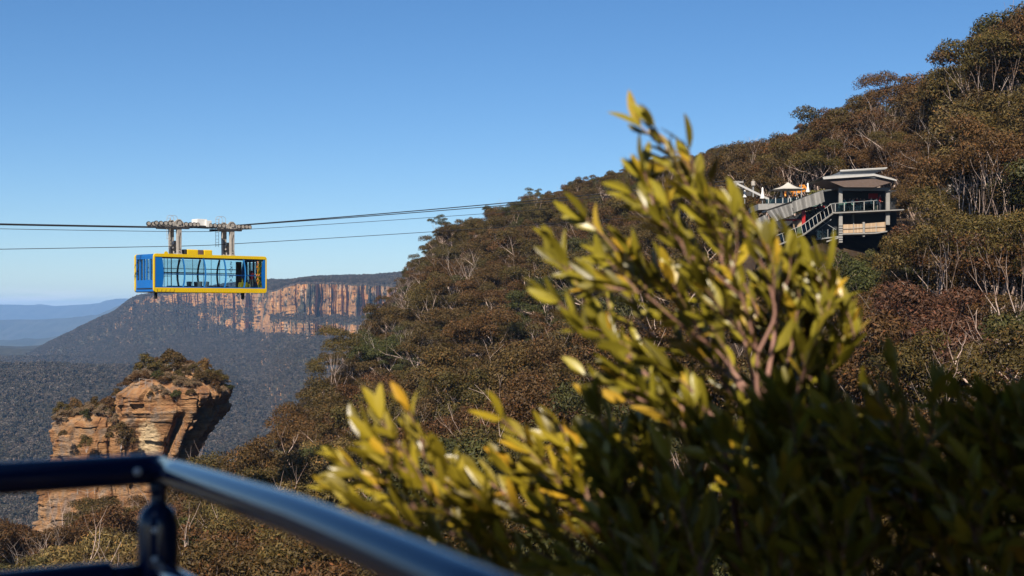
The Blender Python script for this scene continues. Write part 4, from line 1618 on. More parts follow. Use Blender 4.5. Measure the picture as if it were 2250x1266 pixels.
# upright lettering, one letter above the other: dark on the far window (seen from behind, so mirrored), orange on the near one
for x, y, mat, size, mir, z0, dz in ((8.75, CAB_W - .02, M['blue'], .42, True, 2.34, .355), (9.36, .03, M['orange'], .36, False, 2.36, .335)):
    root = bpy.data.meshes.new('lettering')
    allv, allf, off = [], [], 0
    for k, ch in enumerate('SKYWAY'):
        t = text_mesh(ch, mat, size)
        sx = -1 if mir else 1
        for v in t.vertices:
            allv.append((x + sx * v.co.x * 1.15, y + v.co.z, z0 - k * dz + v.co.y))
        for p in t.polygons:
            allf.append(tuple(q + off for q in p.vertices))
        off += len(t.vertices)
    root.from_pydata(allv, [], allf); root.materials.append(mat); root.update()
    link('lettering', root, car)

# roof unit
ac = MB().mat(M['yellow'])
ac.box((3.95, CAB_W / 2 - .1, CAB_H + .22), (1.0, 1.0, .44)).box((5.35, CAB_W / 2 - .1, CAB_H + .22), (.75, 1.0, .44))
ac.mat(M['black']).box((3.35, CAB_W / 2 - .1, CAB_H + .22), (.22, .98, .44))
ac.mat(M['brown']).box((4.70, CAB_W / 2 - .1, CAB_H + .215), (.52, .96, .43))
ac.build('roof_unit', car, bevel=.06)
lg = MB().mat(M['yellow'])
lg.disc((1.35, .55, CAB_H + .04), (0, 1, 0), .17, .06, 14)
lg.build('lifting_eye', car)

# hangers and carriage
zt = CAB_H + 2.32                  # track rope level above the cabin floor line
hang = []
for xh in (2.70, 7.50):
    for yw, near in ((.98, True), (2.22, False)):
        mb = MB().mat(M['grey_steel'])
        xo = xh
        prof = [(-.16, 0.06), (-.30, -.06), (.36, -.06), (.20, .12), (.17, .5), (.19, zt - CAB_H + .10), (.10, zt - CAB_H + .26), (-.10, zt - CAB_H + .26), (-.20, zt - CAB_H + .05), (-.17, .5)]
        mb.prism([(xo + a, yw - .13, CAB_H + z) for a, z in prof], (0, .26, 0))
        mb.mat(M['dark_steel'])
        for z in (.22, .42, zt - CAB_H):
            mb.disc((xo, yw - .14, CAB_H + z), (0, 1, 0), .055, .05, 10)
        mb.tube([(xo - .03, yw - .15, CAB_H + .5), (xo - .05, yw - .15, CAB_H + 1.3), (xo + .06, yw - .15, CAB_H + 1.75)], .018, 5)
        if not near:
            mb.box((xo, yw, CAB_H + 1.72), (.36, .30, .55))
        mb.build('hanger_arm', car, bevel=.01)
    # rope clamp between the two arms
    mb = MB().mat(M['grey_steel'])
    mb.box((xh + .05, 1.75, CAB_H + .82), (.30, .35, .60))
    mb.box((xh + .12, 1.75, CAB_H + .35), (.26, .30, .5))
    mb.mat(M['dark_steel'])
    for dx, z in ((-.12, .75), (.16, 1.02), (-.1, .42), (.14, .55)):
        mb.disc((xh + dx, 1.55, CAB_H + z), (0, 1, 0), .13, .08, 12)
    mb.build('rope_clamp', car)
for xh in (2.70, 7.50):
    for yw in (.98, 2.22):
        mb = MB().mat(M['grey_steel'])
        mb.prism([(xh - 2.1, yw - .05, zt - .10), (xh - 2.1, yw - .05, zt + .08), (xh - .55, yw - .05, zt + .14), (xh - .12, yw - .05, zt + .48), (xh + .12, yw - .05, zt + .48), (xh + .5, yw - .05, zt + .14), (xh + 1.72, yw - .05, zt + .10), (xh + 1.72, yw - .05, zt - .08), (xh, yw - .05, zt - .05)], (0, .10, 0))
        mb.mat(M['dark_steel'])
        mb.box((xh - .2, yw, zt - .20), (2.1, .34, .16))
        mb.disc((xh, yw - .08, zt + .16), (0, 1, 0), .24, .08, 16)
        mb.mat(M['grey_steel']).disc((xh, yw - .13, zt + .16), (0, 1, 0), .17, .05, 16)
        mb.build('carriage_beam', car)
        for k, dx in enumerate((-1.98, -1.58, -1.18, -.80, .62, 1.0, 1.35, 1.66)):
            w = MB().mat(M['dark_steel'])
            w.disc((xh + dx, yw - .02, zt + .10), (0, 1, 0), .185, .12, 14)
            w.mat(M['grey_steel']).disc((xh + dx, yw - .09, zt + .10), (0, 1, 0), .135, .05, 10)
            w.build('wheel', car)
mb = MB().mat(M['white_box'])
mb.box((4.85, 1.55, zt + .28), (.9, .9, .62)).box((5.35, 1.15, zt + .22), (.5, .5, .52))
mb.build('equipment_box', car, bevel=.02)
mb = MB().mat(M['dark_steel'])
mb.box((5.3, .98, zt - .02), (1.5, .12, .16)).box((5.3, 2.22, zt - .02), (1.5, .12, .16)).box((6.2, 1.6, zt + .02), (.5, 1.3, .22))
mb.build('link_beam', car)
for xh, z0, z1 in ((2.35, 1.1, zt + .62), (6.75, CAB_H + .75, zt + .72)):
    mb = MB().mat(M['grey_steel'])
    yl = 2.0
    z0 = max(z0, CAB_H + .75) if xh > 5 else CAB_H + 1.2
    for dx in (-.14, .14):
        mb.tube([(xh + dx, yl, z0), (xh + dx, yl, z1)], .018, 5)
    z = z0 + .1
    while z < z1:
        mb.tube([(xh - .14, yl, z), (xh + .14, yl, z)], .014, 5); z += .27
    for k, dd in enumerate((0, .32)):
        arc = [(xh - .14 + dd + .30 * (1 - math.cos(PI * t / 8)), yl, z1 + .22 * math.sin(PI * t / 8)) for t in range(9)]
        mb.tube([(arc[0][0], yl, z1 - .35)] + arc + [(arc[-1][0], yl, z1 - .35)], .016, 5)
    mb.build('ladder', car)

# passenger in the cabin
pm = person_mesh(M['red_cloth'], M['grey_cloth'], M['red_cloth'], hood=True, arm=.16, h=1.62)
pl = A0 + Rm @ Vector((9.22, .75, .29))
person = link('person', pm, None, pl)
person.rotation_euler = (0, 0, rz_cab - R(60) + PI)
tag(person, 'person in a red hooded jacket and grey trousers standing in the cable car', 'person')

# ------------------------------------------------------------------ cables


def cable(yw, zz, r, label, sag=0.0, rise_r=0.0, rise_l=0.0, x0=-75, x1=72):
    pts = []
    for k in range(61):
        x = x0 + (x1 - x0) * k / 60
        d = x - CAB_L / 2
        z = zz + (rise_r * d + sag * d * d if d > 0 else rise_l * d + sag * d * d)
        pts.append(A0 + Rm @ Vector((x, yw, z)))
    mb = MB().mat(M['cable'])
    mb.tube(pts, r, 6)
    o = mb.build('cable', smooth=True)
    tag(o, label, 'cable', 'cables of the cable car')


cable(.98, zt - .09, .045, 'thick track cable carrying the near wheels of the cable car', .0002, .105, .026)
cable(2.22, zt - .09, .040, 'track cable carrying the far wheels of the cable car', .0002, .098, .026)
cable(1.55, zt - .42, .022, 'thin hauling cable just below the track cables', .0002, .088, .026)
cable(1.75, CAB_H + .80, .026, 'lowest cable passing between the hanger arms', .00015, .080, .048)

# ------------------------------------------------------------------ decked building on the hill
BY = 172.0


def Z(zx, zy, Y=BY):
    return P(1580 + zx / 4.869, 330 + zy / 4.869, Y)


bld = empty('decked_building', Z(1305, 990), 0, 'flat-roofed decked building on columns with glass balustrades among the trees', 'building')
bo = bld.location.copy()


def zprism(mb, poly, Y, depth, off=(0, 0, 0)):
    mb.prism([Z(a, b, Y) - bo for a, b in poly], (0, depth, 0))
    return mb


def zbox(mb, x0, y0, x1, y1, Y, depth):
    return zprism(mb, [(x0, y0), (x1, y0), (x1, y1), (x0, y1)], Y, depth)


# columns
for x0, x1, y0, y1, Y in ((1284, 1322, 400, 990, BY), (1788, 1828, 440, 800, BY + .2), (1538, 1560, 770, 925, BY + .1), (1430, 1446, 660, 800, BY + 2.0)):
    mb = MB().mat(M['concrete']); zbox(mb, x0, y0, x1, y1, Y, .45); mb.build('column', bld, bevel=.02)
mb = MB().mat(M['white_paint']); zprism(mb, [(1108, 288), (1660, 256), (1900, 316), (1900, 330), (1660, 276), (1118, 312)], BY - 1.2, .3); mb.build('fascia', bld)
mb = MB().mat(M['soffit']); zprism(mb, [(1120, 312), (1660, 278), (1890, 332), (1660, 398), (1340, 396)], BY - .88, 6.5); mb.build('soffit', bld)
mb = MB().mat(M['grey_metal']); zprism(mb, [(1108, 284), (1300, 262), (1660, 250), (1900, 312), (1880, 306)], BY - 1.0, 9); zprism(mb, [(1300, 228), (1790, 192), (1790, 200), (1660, 250), (1300, 262)], BY + 3, 6)
mb.mat(M['white_paint']); zprism(mb, [(1296, 212), (1800, 184), (1800, 194), (1296, 226)], BY + 2.5, .3); mb.build('roof', bld)
mb = MB().mat(M['glass_green']); zbox(mb, 1282, 352, 1390, 402, BY + .3, .05); mb.build('clerestory_window', bld)
mb = MB().mat(M['grey_metal']); zbox(mb, 1322, 400, 1830, 432, BY - .05, .4); mb.bar(Z(1330, 340, BY + .2) - bo, Z(1370, 400, BY + .2) - bo, .08); mb.bar(Z(1420, 350, BY + .2) - bo, Z(1385, 400, BY + .2) - bo, .08); mb.build('roof_beam', bld)
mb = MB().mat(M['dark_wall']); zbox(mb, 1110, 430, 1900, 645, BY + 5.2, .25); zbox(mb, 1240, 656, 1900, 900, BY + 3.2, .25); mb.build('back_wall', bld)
mb = MB().mat(M['red']); zbox(mb, 1600, 465, 1700, 520, BY + 5.0, .12); mb.build('red_screen', bld)
# deck slab
mb = MB().mat(M['concrete']); zprism(mb, [(1195, 655), (1240, 664), (1690, 644), (1980, 632), (1980, 642), (1690, 656), (1240, 678), (1195, 668)], BY - .35, 5.5); mb.build('deck_slab', bld)
mb = MB().mat(M['glass_green']); zprism(mb, [(1240, 572), (1690, 540), (1690, 636), (1240, 656)], BY - .25, .03); mb.build('deck_balustrade', bld)
for x in (1244, 1340, 1440, 1552, 1655):
    t = (x - 1240) / 450
    mb = MB().mat(M['white_paint']); zbox(mb, x - 3, 566 - 32 * t, x + 3, 658 - 20 * t, BY - .31, .05); mb.build('balustrade_post', bld)
mb = MB().mat(M['grey_metal']); mb.bar(Z(1180, 578, BY - .28) - bo, Z(1240, 569, BY - .28) - bo, .06); mb.bar(Z(1240, 569, BY - .28) - bo, Z(1690, 537, BY - .28) - bo, .06); mb.build('deck_rail', bld)
# lower storey
for x0, x1, s in ((1326, 1536, 0), (1562, 1780, -10)):
    mb = MB().mat(M['timber']); zprism(mb, [(x0, 796 + s), (x1, 790 + s * 2.2), (x1, 880 + s), (x0, 888 + s)], BY + .25, .15); mb.build('timber_panel', bld)
mb = MB().mat(M['concrete']); zprism(mb, [(1320, 890), (1680, 880), (1800, 862), (1800, 874), (1680, 894), (1320, 904)], BY - .1, 4); zprism(mb, [(1150, 970), (1282, 930), (1282, 944), (1150, 986)], BY, .3); mb.build('lower_slab', bld)
mb = MB().mat(M['grey_metal']); mb.bar(Z(1326, 838, BY + .1) - bo, Z(1780, 812, BY + .1) - bo, .05)
for x in (1440, 1680): mb.bar(Z(x, 780, BY + .1) - bo, Z(x, 890, BY + .1) - bo, .07)
mb.bar(Z(1030, 870, BY - .2) - bo, Z(1200, 742, BY - .2) - bo, .07); mb.bar(Z(1110, 765, BY - .1) - bo, Z(1250, 850, BY - .1) - bo, .06); mb.build('bracing', bld)
mb = MB().mat(M['glass_green'])
for a in range(4): zbox(mb, 1052 + a * 58, 862 - a * 4, 1104 + a * 58, 950 - a * 6, BY + .4, .03)
mb.build('landing_glass', bld)
mb = MB().mat(M['grey_metal'])
for a in range(5): zbox(mb, 1045 + a * 58, 850 - a * 4, 1051 + a * 58, 958 - a * 6, BY + .35, .06)
zprism(mb, [(1040, 948), (1284, 918), (1284, 930), (1040, 962)], BY + .3, 1.6); mb.build('landing', bld)
mb = MB().mat(M['white_paint'])
for k in range(7): zbox(mb, 1282, 800 + k * 26, 1322, 806 + k * 26, BY - .12, .08)
mb.build('service_ladder', bld)
# stair with glass sides
stair = empty('staircase', Z(900, 905), 0, 'long outdoor stair with slanting glass balustrades going down from the deck', 'staircase')
so = stair.location.copy()
top_b, bot_b, bot_c = (1218, 676), (900, 908), (560, 1045)
mb = MB().mat(M['concrete'])
for off in (0, 1.5):
    mb.bar(Z(*top_b, BY - .3 + off) - so, Z(*bot_b, BY - 3.2 + off) - so, .12, .16)
    mb.bar(Z(*bot_b, BY - 3.2 + off) - so, Z(*bot_c, BY - 5.5 + off) - so, .12, .16)
mb.build('stringer', stair)
mb = MB().mat(M['grey_metal'])
N = 16
for k in range(N):
    t = (k + .5) / N
    p = (Z(*top_b, BY - .3).lerp(Z(*bot_b, BY - 3.2), t)) - so
    mb.box((p.x, p.y + .75, p.z - .02), (.32, 1.4, .05))
mb.build('tread', stair)
for off in (0, 1.5):
    g = MB().mat(M['glass_green'])
    A1, B1 = Z(*top_b, BY - .3 + off) - so, Z(*bot_b, BY - 3.2 + off) - so
    C1 = Z(*bot_c, BY - 5.5 + off) - so
    up = Vector((-.22, 0, .98))
    for q0, q1 in ((A1, B1), (B1, C1)):
        g.prism([q0 + up * .12, q1 + up * .12, q1 + up * 1.08, q0 + up * 1.08], (0, .02, 0))
    g.build('glass_side', stair)
    pr = MB().mat(M['white_paint'])
    for k in range(9):
        p = A1.lerp(B1, k / 8)
        pr.bar(p, p + up * 1.12, .06, .05)
    for k in range(1, 6):
        p = B1.lerp(C1, k / 5)
        pr.bar(p, p + up * 1.12, .06, .05)
    pr.bar(A1 + up * 1.12, B1 + up * 1.12, .05); pr.bar(B1 + up * 1.12, C1 + up * 1.12, .05)
    pr.build('balustrade_frame', stair)


# covered ramp with white corrugated screens
ramp_o = empty('covered_walkway', Z(905, 870), 0, 'sloping walkway faced with white corrugated screens on red columns', 'walkway')
ro = ramp_o.location.copy()


def corrugated(tl, tr, bl, br, Y0, Y1, n):
    mb = MB().mat(M['white_paint'])
    V, fs = [], []
    for k in range(n * 4 + 1):
        t = k / (n * 4)
        d = .10 * (1 if (k % 4) in (1, 2) else -1) + .05 * math.sin(k * 1.7)
        a = Z(tl[0] + (tr[0] - tl[0]) * t, tl[1] + (tr[1] - tl[1]) * t, Y0 + (Y1 - Y0) * t)
        b = Z(bl[0] + (br[0] - bl[0]) * t, bl[1] + (br[1] - bl[1]) * t, Y0 + (Y1 - Y0) * t)
        for q in (a, a.lerp(b, .5), b):
            p = q - ro
            V.append(p + Vector((0, d, 0)))
    for k in range(n * 4):
        i = k * 3
        fs += [(i, i + 3, i + 4, i + 1), (i + 1, i + 4, i + 5, i + 2)]
    mb.add(V, fs)
    o = mb.build('corrugated_screen', ramp_o)
    s_ = o.modifiers.new('thick', 'SOLIDIFY'); s_.thickness = .02
    return o


corrugated((780, 555), (1108, 430), (800, 668), (1128, 552), BY - 4.0, BY - 2.0, 40)
corrugated((508, 655), (772, 570), (596, 768), (795, 692), BY - 5.5, BY - 4.1, 30)
corrugated((352, 760), (500, 690), (345, 872), (560, 790), BY - 6.6, BY - 5.6, 20)
mb = MB().mat(M['dark_steel'])
mb.prism([Z(500, 640, BY - 5.2) - ro, Z(780, 545, BY - 3.8) - ro, Z(1120, 420, BY - 1.8) - ro, Z(1130, 440, BY - 1.8) - ro, Z(780, 570, BY - 3.8) - ro, Z(500, 660, BY - 5.2) - ro], (0, 2.4, 0))
mb.mat(M['glass_green'])
mb.prism([Z(420, 780, BY - 4.8) - ro, Z(1130, 560, BY - 1.6) - ro, Z(1130, 575, BY - 1.6) - ro, Z(420, 800, BY - 4.8) - ro], (0, 2.0, 0))
mb.build('walkway_deck', ramp_o)
mb = MB().mat(M['grey_metal'])
mb.bar(Z(1100, 440, BY - 2) - ro, Z(1230, 420, BY + 1) - ro, .3, .15); mb.build('canopy', ramp_o)
for x0, x1, y0, y1, Y in ((888, 924, 640, 870, BY - 2.6), (576, 602, 770, 900, BY - 4.2)):
    mb = MB().mat(M['red']); zb = [Z(a, b, Y) - ro for a, b in ((x0, y0), (x1, y0), (x1, y1), (x0, y1))]
    mb.prism(zb, (0, .4, 0)); mb.build('red_column', ramp_o, bevel=.02)
mb = MB().mat(M['red']); mb.prism([Z(620, 740, BY - 2.8) - ro, Z(880, 735, BY - 2.2) - ro, Z(880, 752, BY - 2.2) - ro, Z(620, 760, BY - 2.8) - ro], (0, .3, 0))
mb.prism([Z(940, 612, BY + .6) - ro, Z(1130, 596, BY + .8) - ro, Z(1130, 612, BY + .8) - ro, Z(940, 630, BY + .6) - ro], (0, .3, 0)); mb.build('red_beam', ramp_o)
mb = MB().mat(M['grey_metal'])
for k in range(9):
    t = k / 8
    mb.bar(Z(640 + 480 * t, 700 - 110 * t, BY - 1.6 + .8 * t) - ro, Z(700 + 480 * t, 760 - 110 * t, BY + .4 + .8 * t) - ro, .05)
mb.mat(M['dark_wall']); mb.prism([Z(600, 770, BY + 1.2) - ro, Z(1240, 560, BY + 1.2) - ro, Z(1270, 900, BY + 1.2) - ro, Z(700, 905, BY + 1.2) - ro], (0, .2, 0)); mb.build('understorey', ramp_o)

tb = empty('timber_kiosk', Z(840, 905, BY - 2.4), 0, 'small timber-clad box beside the tall red column', 'kiosk')
to = tb.location
mb = MB().mat(M['timber']); mb.prism([Z(a, b, BY - 2.3) - to for a, b in ((838, 748), (886, 750), (886, 896), (838, 894))], (0, .8, 0)); mb.build('door', tb)
mb = MB().mat(M['timber']); mb.prism([Z(a, b, BY - 2.0) - to for a, b in ((796, 756), (834, 754), (834, 900), (796, 904))], (0, .8, 0)); mb.build('side_panel', tb)
mb = MB().mat(M['concrete']); mb.prism([Z(a, b, BY - 2.25) - to for a, b in ((834, 750), (838, 750), (838, 902), (834, 902))], (0, .6, 0)); mb.build('frame', tb)
lw = empty('red_wall', Z(270, 1140, 160), 0, 'small red wall with a timber board low among the trees', 'wall')
mb = MB().mat(M['red']); mb.prism([Z(a, b, 160) - lw.location for a, b in ((250, 1066), (292, 1066), (292, 1142), (250, 1142))], (0, .5, 0)); mb.build('panel', lw)
mb = MB().mat(M['timber']); mb.prism([Z(a, b, 160) - lw.location for a, b in ((200, 1080), (246, 1076), (246, 1140), (200, 1160))], (0, .4, 0)); mb.build('board', lw)

# terrace with balustrade left of the building
ter = empty('terrace', Z(680, 590, BY + 3), 0, 'terrace with a glass balustrade behind the corrugated screens', 'terrace')
teo = ter.location
mb = MB().mat(M['concrete']); mb.prism([Z(a, b, BY + 2) - teo for a, b in ((420, 575), (1100, 560), (1100, 600), (420, 640))], (0, 7, 0)); mb.build('slab', ter)
mb = MB().mat(M['glass_green']); mb.prism([Z(a, b, BY + 2.1) - teo for a, b in ((500, 525), (1000, 500), (1000, 566), (500, 580))], (0, .03, 0)); mb.build('balustrade', ter)
for x in (530, 605, 682, 740, 765, 830):
    mb = MB().mat(M['white_paint']); mb.prism([Z(a, b, BY + 2.0) - teo for a, b in ((x - 4, 508), (x + 4, 508), (x + 4, 582), (x - 4, 582))], (0, .06, 0)); mb.build('balustrade_post', ter)

# open umbrella
um = empty('umbrella', Z(735, 570, BY + 4), 0, 'open cream canvas umbrella on the terrace', 'umbrella')
uo = um.location
apex = Z(738, 345, BY + 4) - uo
ez = (Z(738, 424, BY + 4) - uo).z
rw = 2.15
mb = MB().mat(M['canvas'])
V, fs = [], []
for lev, (r_, t) in enumerate(((.06, 1), (.55, .62), (1.15, .30), (rw, 0))):
    for k in range(8):
        a = R(45 * k + 22)
        V.append((apex.x + r_ * math.cos(a), apex.y + r_ * math.sin(a), ez + (apex.z - ez) * t))
for i in range(3):
    for k in range(8):
        fs.append((i * 8 + k, i * 8 + (k + 1) % 8, (i + 1) * 8 + (k + 1) % 8, (i + 1) * 8 + k))
fs.append(tuple(range(8)))
mb.add(V, fs)
o = mb.build('canopy', um); s_ = o.modifiers.new('thick', 'SOLIDIFY'); s_.thickness = .03
mb = MB().mat(M['grey_metal']); mb.tube([(apex.x, apex.y, -.1), (apex.x, apex.y, apex.z)], .06, 8)
for k in range(8):
    a = R(45 * k + 22); mb.tube([(apex.x + .2 * math.cos(a), apex.y + .2 * math.sin(a), ez + .35), (apex.x + rw * .97 * math.cos(a), apex.y + rw * .97 * math.sin(a), ez + .0)], .02, 4)
mb.build('pole', um)
for x, y0, y1, Y, w, lab in ((465, 398, 545, BY + 3, .30, 'closed white umbrella at the left end of the terrace'), (668, 436, 520, BY + 5, .26, 'closed white umbrella under the open one'),
                             (950, 350, 475, BY + 5, .26, 'closed white umbrella right of the open one'), (275, 430, 530, BY + 6, .24, 'closed white umbrella beside the concrete tower')):
    r = empty('umbrella', Z(x, y1, Y), 0, lab, 'umbrella', 'closed umbrellas on the terrace')
    h = (Z(x, y0, Y) - Z(x, y1, Y)).z
    mb = MB().mat(M['white_cloth']); mb.lathe((0, 0, 0), [(w * .95, .25), (w * 1.1, .35), (w * .8, h * .35), (w * .62, h * .5), (w * .42, h * .72), (w * .34, h * .95), (.04, h)], 10); mb.build('cover', r, smooth=True)
    mb = MB().mat(M['grey_metal']); mb.tube([(0, 0, -.5), (0, 0, .3)], .05, 8); mb.build('pole', r)
# concrete cable tower, tank, orange frame
tw = empty('cable_tower', Z(180, 480, BY + 6), 0, 'pale concrete cable tower with sloping beam at the left of the terrace', 'tower')
two = tw.location
mb = MB().mat(M['concrete'])
for x0, x1, y0, y1 in ((155, 196, 330, 520), (196, 262, 332, 352)):
    mb.prism([Z(a, b, BY + 6) - two for a, b in ((x0, y0), (x1, y0), (x1, y1), (x0, y1))], (0, 1.0, 0))
mb.build('pylon', tw, bevel=.02)
mb = MB().mat(M['white_paint']); mb.bar(Z(192, 358, BY + 5.7) - two, Z(530, 525, BY + 3.5) - two, .22, .22); mb.build('sloping_beam', tw)
mb = MB().mat(M['dark_steel'])
for a, b, c, d in ((196, 380, 300, 440), (230, 400, 230, 500), (262, 352, 262, 500), (300, 420, 380, 470), (340, 400, 410, 500)): mb.bar(Z(a, b, BY + 6.3) - two, Z(c, d, BY + 6.3) - two, .14)
mb.box(Z(300, 470, BY + 6.5) - two, (1.0, .6, .5)); mb.build('machinery', tw)
tk = empty('tank', Z(366, 382, BY + 6), 0, 'small grey drum above the terrace beside the concrete tower', 'tank')
mb = MB().mat(M['grey_steel']); mb.lathe((0, 0, 0), [(.25, 0), (.27, .03), (.27, .52), (.2, .58)], 14); mb.tube([(.05, 0, .5), (.05, 0, .85)], .02, 5); mb.tube([(-.1, 0, .5), (-.1, 0, .8)], .02, 5); mb.build('drum', tk, smooth=False)
mb = MB().mat(M['grey_metal']); mb.tube([(0, 0, -1.4), (0, 0, 0)], .1, 8); mb.build('stand', tk)
orf = empty('orange_frame', Z(820, 520, BY + 6.5), 0, 'curved orange timber frame with grey braces behind the open umbrella', 'sculpture')
oo = orf.location
mb = MB().mat(M['orange'])
for pts in (((712, 515), (706, 470), (716, 425)), ((770, 440), (820, 455), (880, 445), (928, 430)), ((790, 470), (850, 435), (910, 395)), ((862, 380), (905, 378), (930, 410), (925, 450)), ((760, 500), (800, 480), (840, 490))):
    q = [Z(a, b, BY + 6.5 + (i % 2) * .4) - oo for i, (a, b) in enumerate(pts)]
    for i in range(len(q) - 1): mb.bar(q[i], q[i + 1], .16, .18)
mb.build('curved_beam', orf)
mb = MB().mat(M['grey_metal'])
for a, b, c, d in ((740, 440, 740, 540), (805, 450, 805, 540), (880, 370, 880, 530), (745, 450, 810, 530), (830, 420, 830, 530)): mb.bar(Z(a, b, BY + 6.1) - oo, Z(c, d, BY + 6.1) - oo, .12)
mb.build('brace', orf)
# people on the deck
PP = [(1362, 1.66, 'teal_cloth', 'dark_cloth', 'standing person in teal at the left end of the deck'), (1383, 1.55, 'dark_cloth', 'grey_cloth', 'person in dark clothes beside the one in teal on the deck'),
      (1428, 1.7, 'grey_cloth', 'dark_cloth', 'person in grey standing behind the deck glass'), (1455, 1.6, 'white_cloth', 'dark_cloth', 'person in white left of the middle of the deck'),
      (1484, 1.72, 'teal_cloth', 'dark_cloth', 'person in pale teal near the middle of the deck'), (1512, 1.75, 'red_cloth', 'dark_cloth', 'person in dark red in the middle of the deck'),
      (1538, 1.66, 'dark_cloth', 'dark_cloth', 'person all in black right of the middle of the deck'), (1602, 1.6, 'red_cloth', 'grey_cloth', 'person in red at the deck railing'),
      (1668, 1.7, 'white_cloth', 'dark_cloth', 'person in white at the right end of the deck'), (1718, 1.58, 'white_cloth', 'grey_cloth', 'person in pale clothes beside the bright red one'), (1745, 1.95, 'red', 'dark_cloth', 'person in bright red standing tallest at the right of the deck')]
for k, (x, h, c1, c2, lab) in enumerate(PP):
    t = (x - 1240) / 450
    dep = 1.0 + (k * 37 % 10) * .13
    base = Z(x, 658 - 20 * t, BY)
    base.y += dep; base.z = Z(1240, 661, BY).z + (Z(1690, 642, BY).z - Z(1240, 661, BY).z) * t
    o = link('person', person_mesh(M[c1], M[c2], M['hair'], arm=.1 + .05 * (k % 3), h=h), None, base)
    o.rotation_euler = (0, 0, R(-40 + 61 * k % 130))
    tag(o, lab, 'person', 'people standing on the deck')
# a light bushy tree between terrace and roof
x, y, z = on_hill(1800, 186)
r = empty('bush', (x, y, Z(1080, 430, 186).z - 2.6), 1.0, 'bright yellow-green bush between the umbrella and the flat roof', 'bush')
r.scale = (1.35, 1.35, 1.35)
link('stems', SHRUBS[1][0], r); c = link('foliage', SHRUBS[1][1], r); c.color = (0.11, 0.105, 0.028, 1)

for k, (px, Y, tp) in enumerate(((1745, 163, 560), (1785, 160, 552), (1822, 164, 548), (1856, 161, 543), (1890, 164, 541), (1925, 162, 535), (1955, 165, 528), (1840, 156, 580), (1900, 155, 578), (1790, 154, 590), (1950, 157, 560))):
    x, y, z = on_hill(px, Y)
    h = max(2.0, (HOR - tp) / F * Y - z)
    r = empty('bush', (x, y, z), k * 1.3, 'green bush on the bank under the decked building', 'bush', 'green bushes on the bank under the decked building')
    r.scale = (max(1.5, h / 3.2), max(1.5, h / 3.2), h / 2.4)
    link('stems', BUSHES[k % 4][0], r); c = link('foliage', BUSHES[k % 4][1], r); c.color = (*(GREEN, OLIVE, (0.045, 0.042, 0.011))[k % 3], 1)

# dark house among the trees at the right
hs = empty('dark_house', P(2150, 420, 172), 0, 'dark glazed house on white posts half hidden by the trees at the right', 'house')
ho = hs.location
mb = MB().mat(M['dark_wall']); mb.prism([P(a, b, 173) - ho for a, b in ((2070, 345), (2240, 345), (2240, 420), (2070, 420))], (0, 6, 0)); mb.build('wall', hs)
mb = MB().mat(M['dark_steel']); mb.prism([P(a, b, 171) - ho for a, b in ((2068, 338), (2250, 338), (2250, 347), (2068, 346))], (0, 7, 0)); mb.build('roof', hs)
for x0 in (2084, 2200):
    mb = MB().mat(M['white_paint']); mb.prism([P(a, b, 171.5) - ho for a, b in ((x0, 347), (x0 + 5, 347), (x0 + 6, 425), (x0, 425))], (0, .3, 0)); mb.build('post', hs)
mb = MB().mat(M['blue']); mb.prism([P(a, b, 172.6) - ho for a, b in ((2096, 352), (2140, 352), (2140, 380), (2096, 380))], (0, .1, 0)); mb.build('window', hs)

# ------------------------------------------------------------------ viewing deck, railing and added shading building
RZ = -0.262
C0 = Vector((-0.582, 2.34, RZ))
Lf = Vector((-0.80, 2.20, RZ)); Ldir = (Lf - C0).normalized()
RA = Vector((-0.204, 1.50, -0.223)); RB = Vector((-0.040, 1.12, -0.2185)); RC = RB + (RB - RA) * 2.2
Rdir = (RA - C0).normalized()
rail = empty('railing', (C0.x, C0.y, -1.5), 0, 'dark blue glossy tubular safety railing with bolted corner post', 'railing')
rb = Vector((C0.x, C0.y, -1.5))


def railpart(name, fn, smooth=True):
    mb = MB(); fn(mb)
    return mb.build(name, rail, smooth=smooth)


def capsule(mb, a, b, r, n=28):
    d = (b - a).normalized()
    pts, rad = [], []
    for k in range(6):
        t = PI / 2 * k / 5
        pts.append(a - d * r * .5 * math.cos(t)); rad.append(max(.002, r * math.sin(t)))
    pts.append(b); rad.append(r)
    mb.tube(pts, rad, n)


railpart('top_rail', lambda mb: capsule(mb.mat(M['rail']), C0 - rb, C0 + Ldir * 2.4 - rb, .0255))
railpart('top_rail', lambda mb: mb.mat(M['rail']).tube([C0 - (RA - C0).normalized() * .012 - rb, C0 - rb] + [((1 - t) ** 2 * C0 + 2 * t * (1 - t) * RA + t * t * RB) * .5 + .5 * (C0.lerp(RA, 2 * t) if t < .5 else RA.lerp(RB, 2 * t - 1)) - rb for t in [k / 10 for k in range(1, 11)]] + [RC - rb], [.014] + [.0225] * 12, 28))
lowz = Vector((0, 0, -.168))
railpart('lower_rail', lambda mb: capsule(mb.mat(M['rail']), C0 + lowz + Ldir * .085 - rb, C0 + lowz + Ldir * 2.4 - rb, .0235))
railpart('lower_rail', lambda mb: capsule(mb.mat(M['rail']), C0 + lowz + Rdir * .03 - rb, RA + lowz - rb, .0235))
railpart('post', lambda mb: mb.mat(M['rail']).lathe((0, 0, 0), [(.033, 0), (.033, 1.10), (.033, 1.148), (.031, 1.160), (.026, 1.170), (.018, 1.177), (.0135, 1.182), (.0135, 1.200), (.0155, 1.204), (.0155, 1.210), (.0135, 1.214), (.0135, 1.24)], 28))
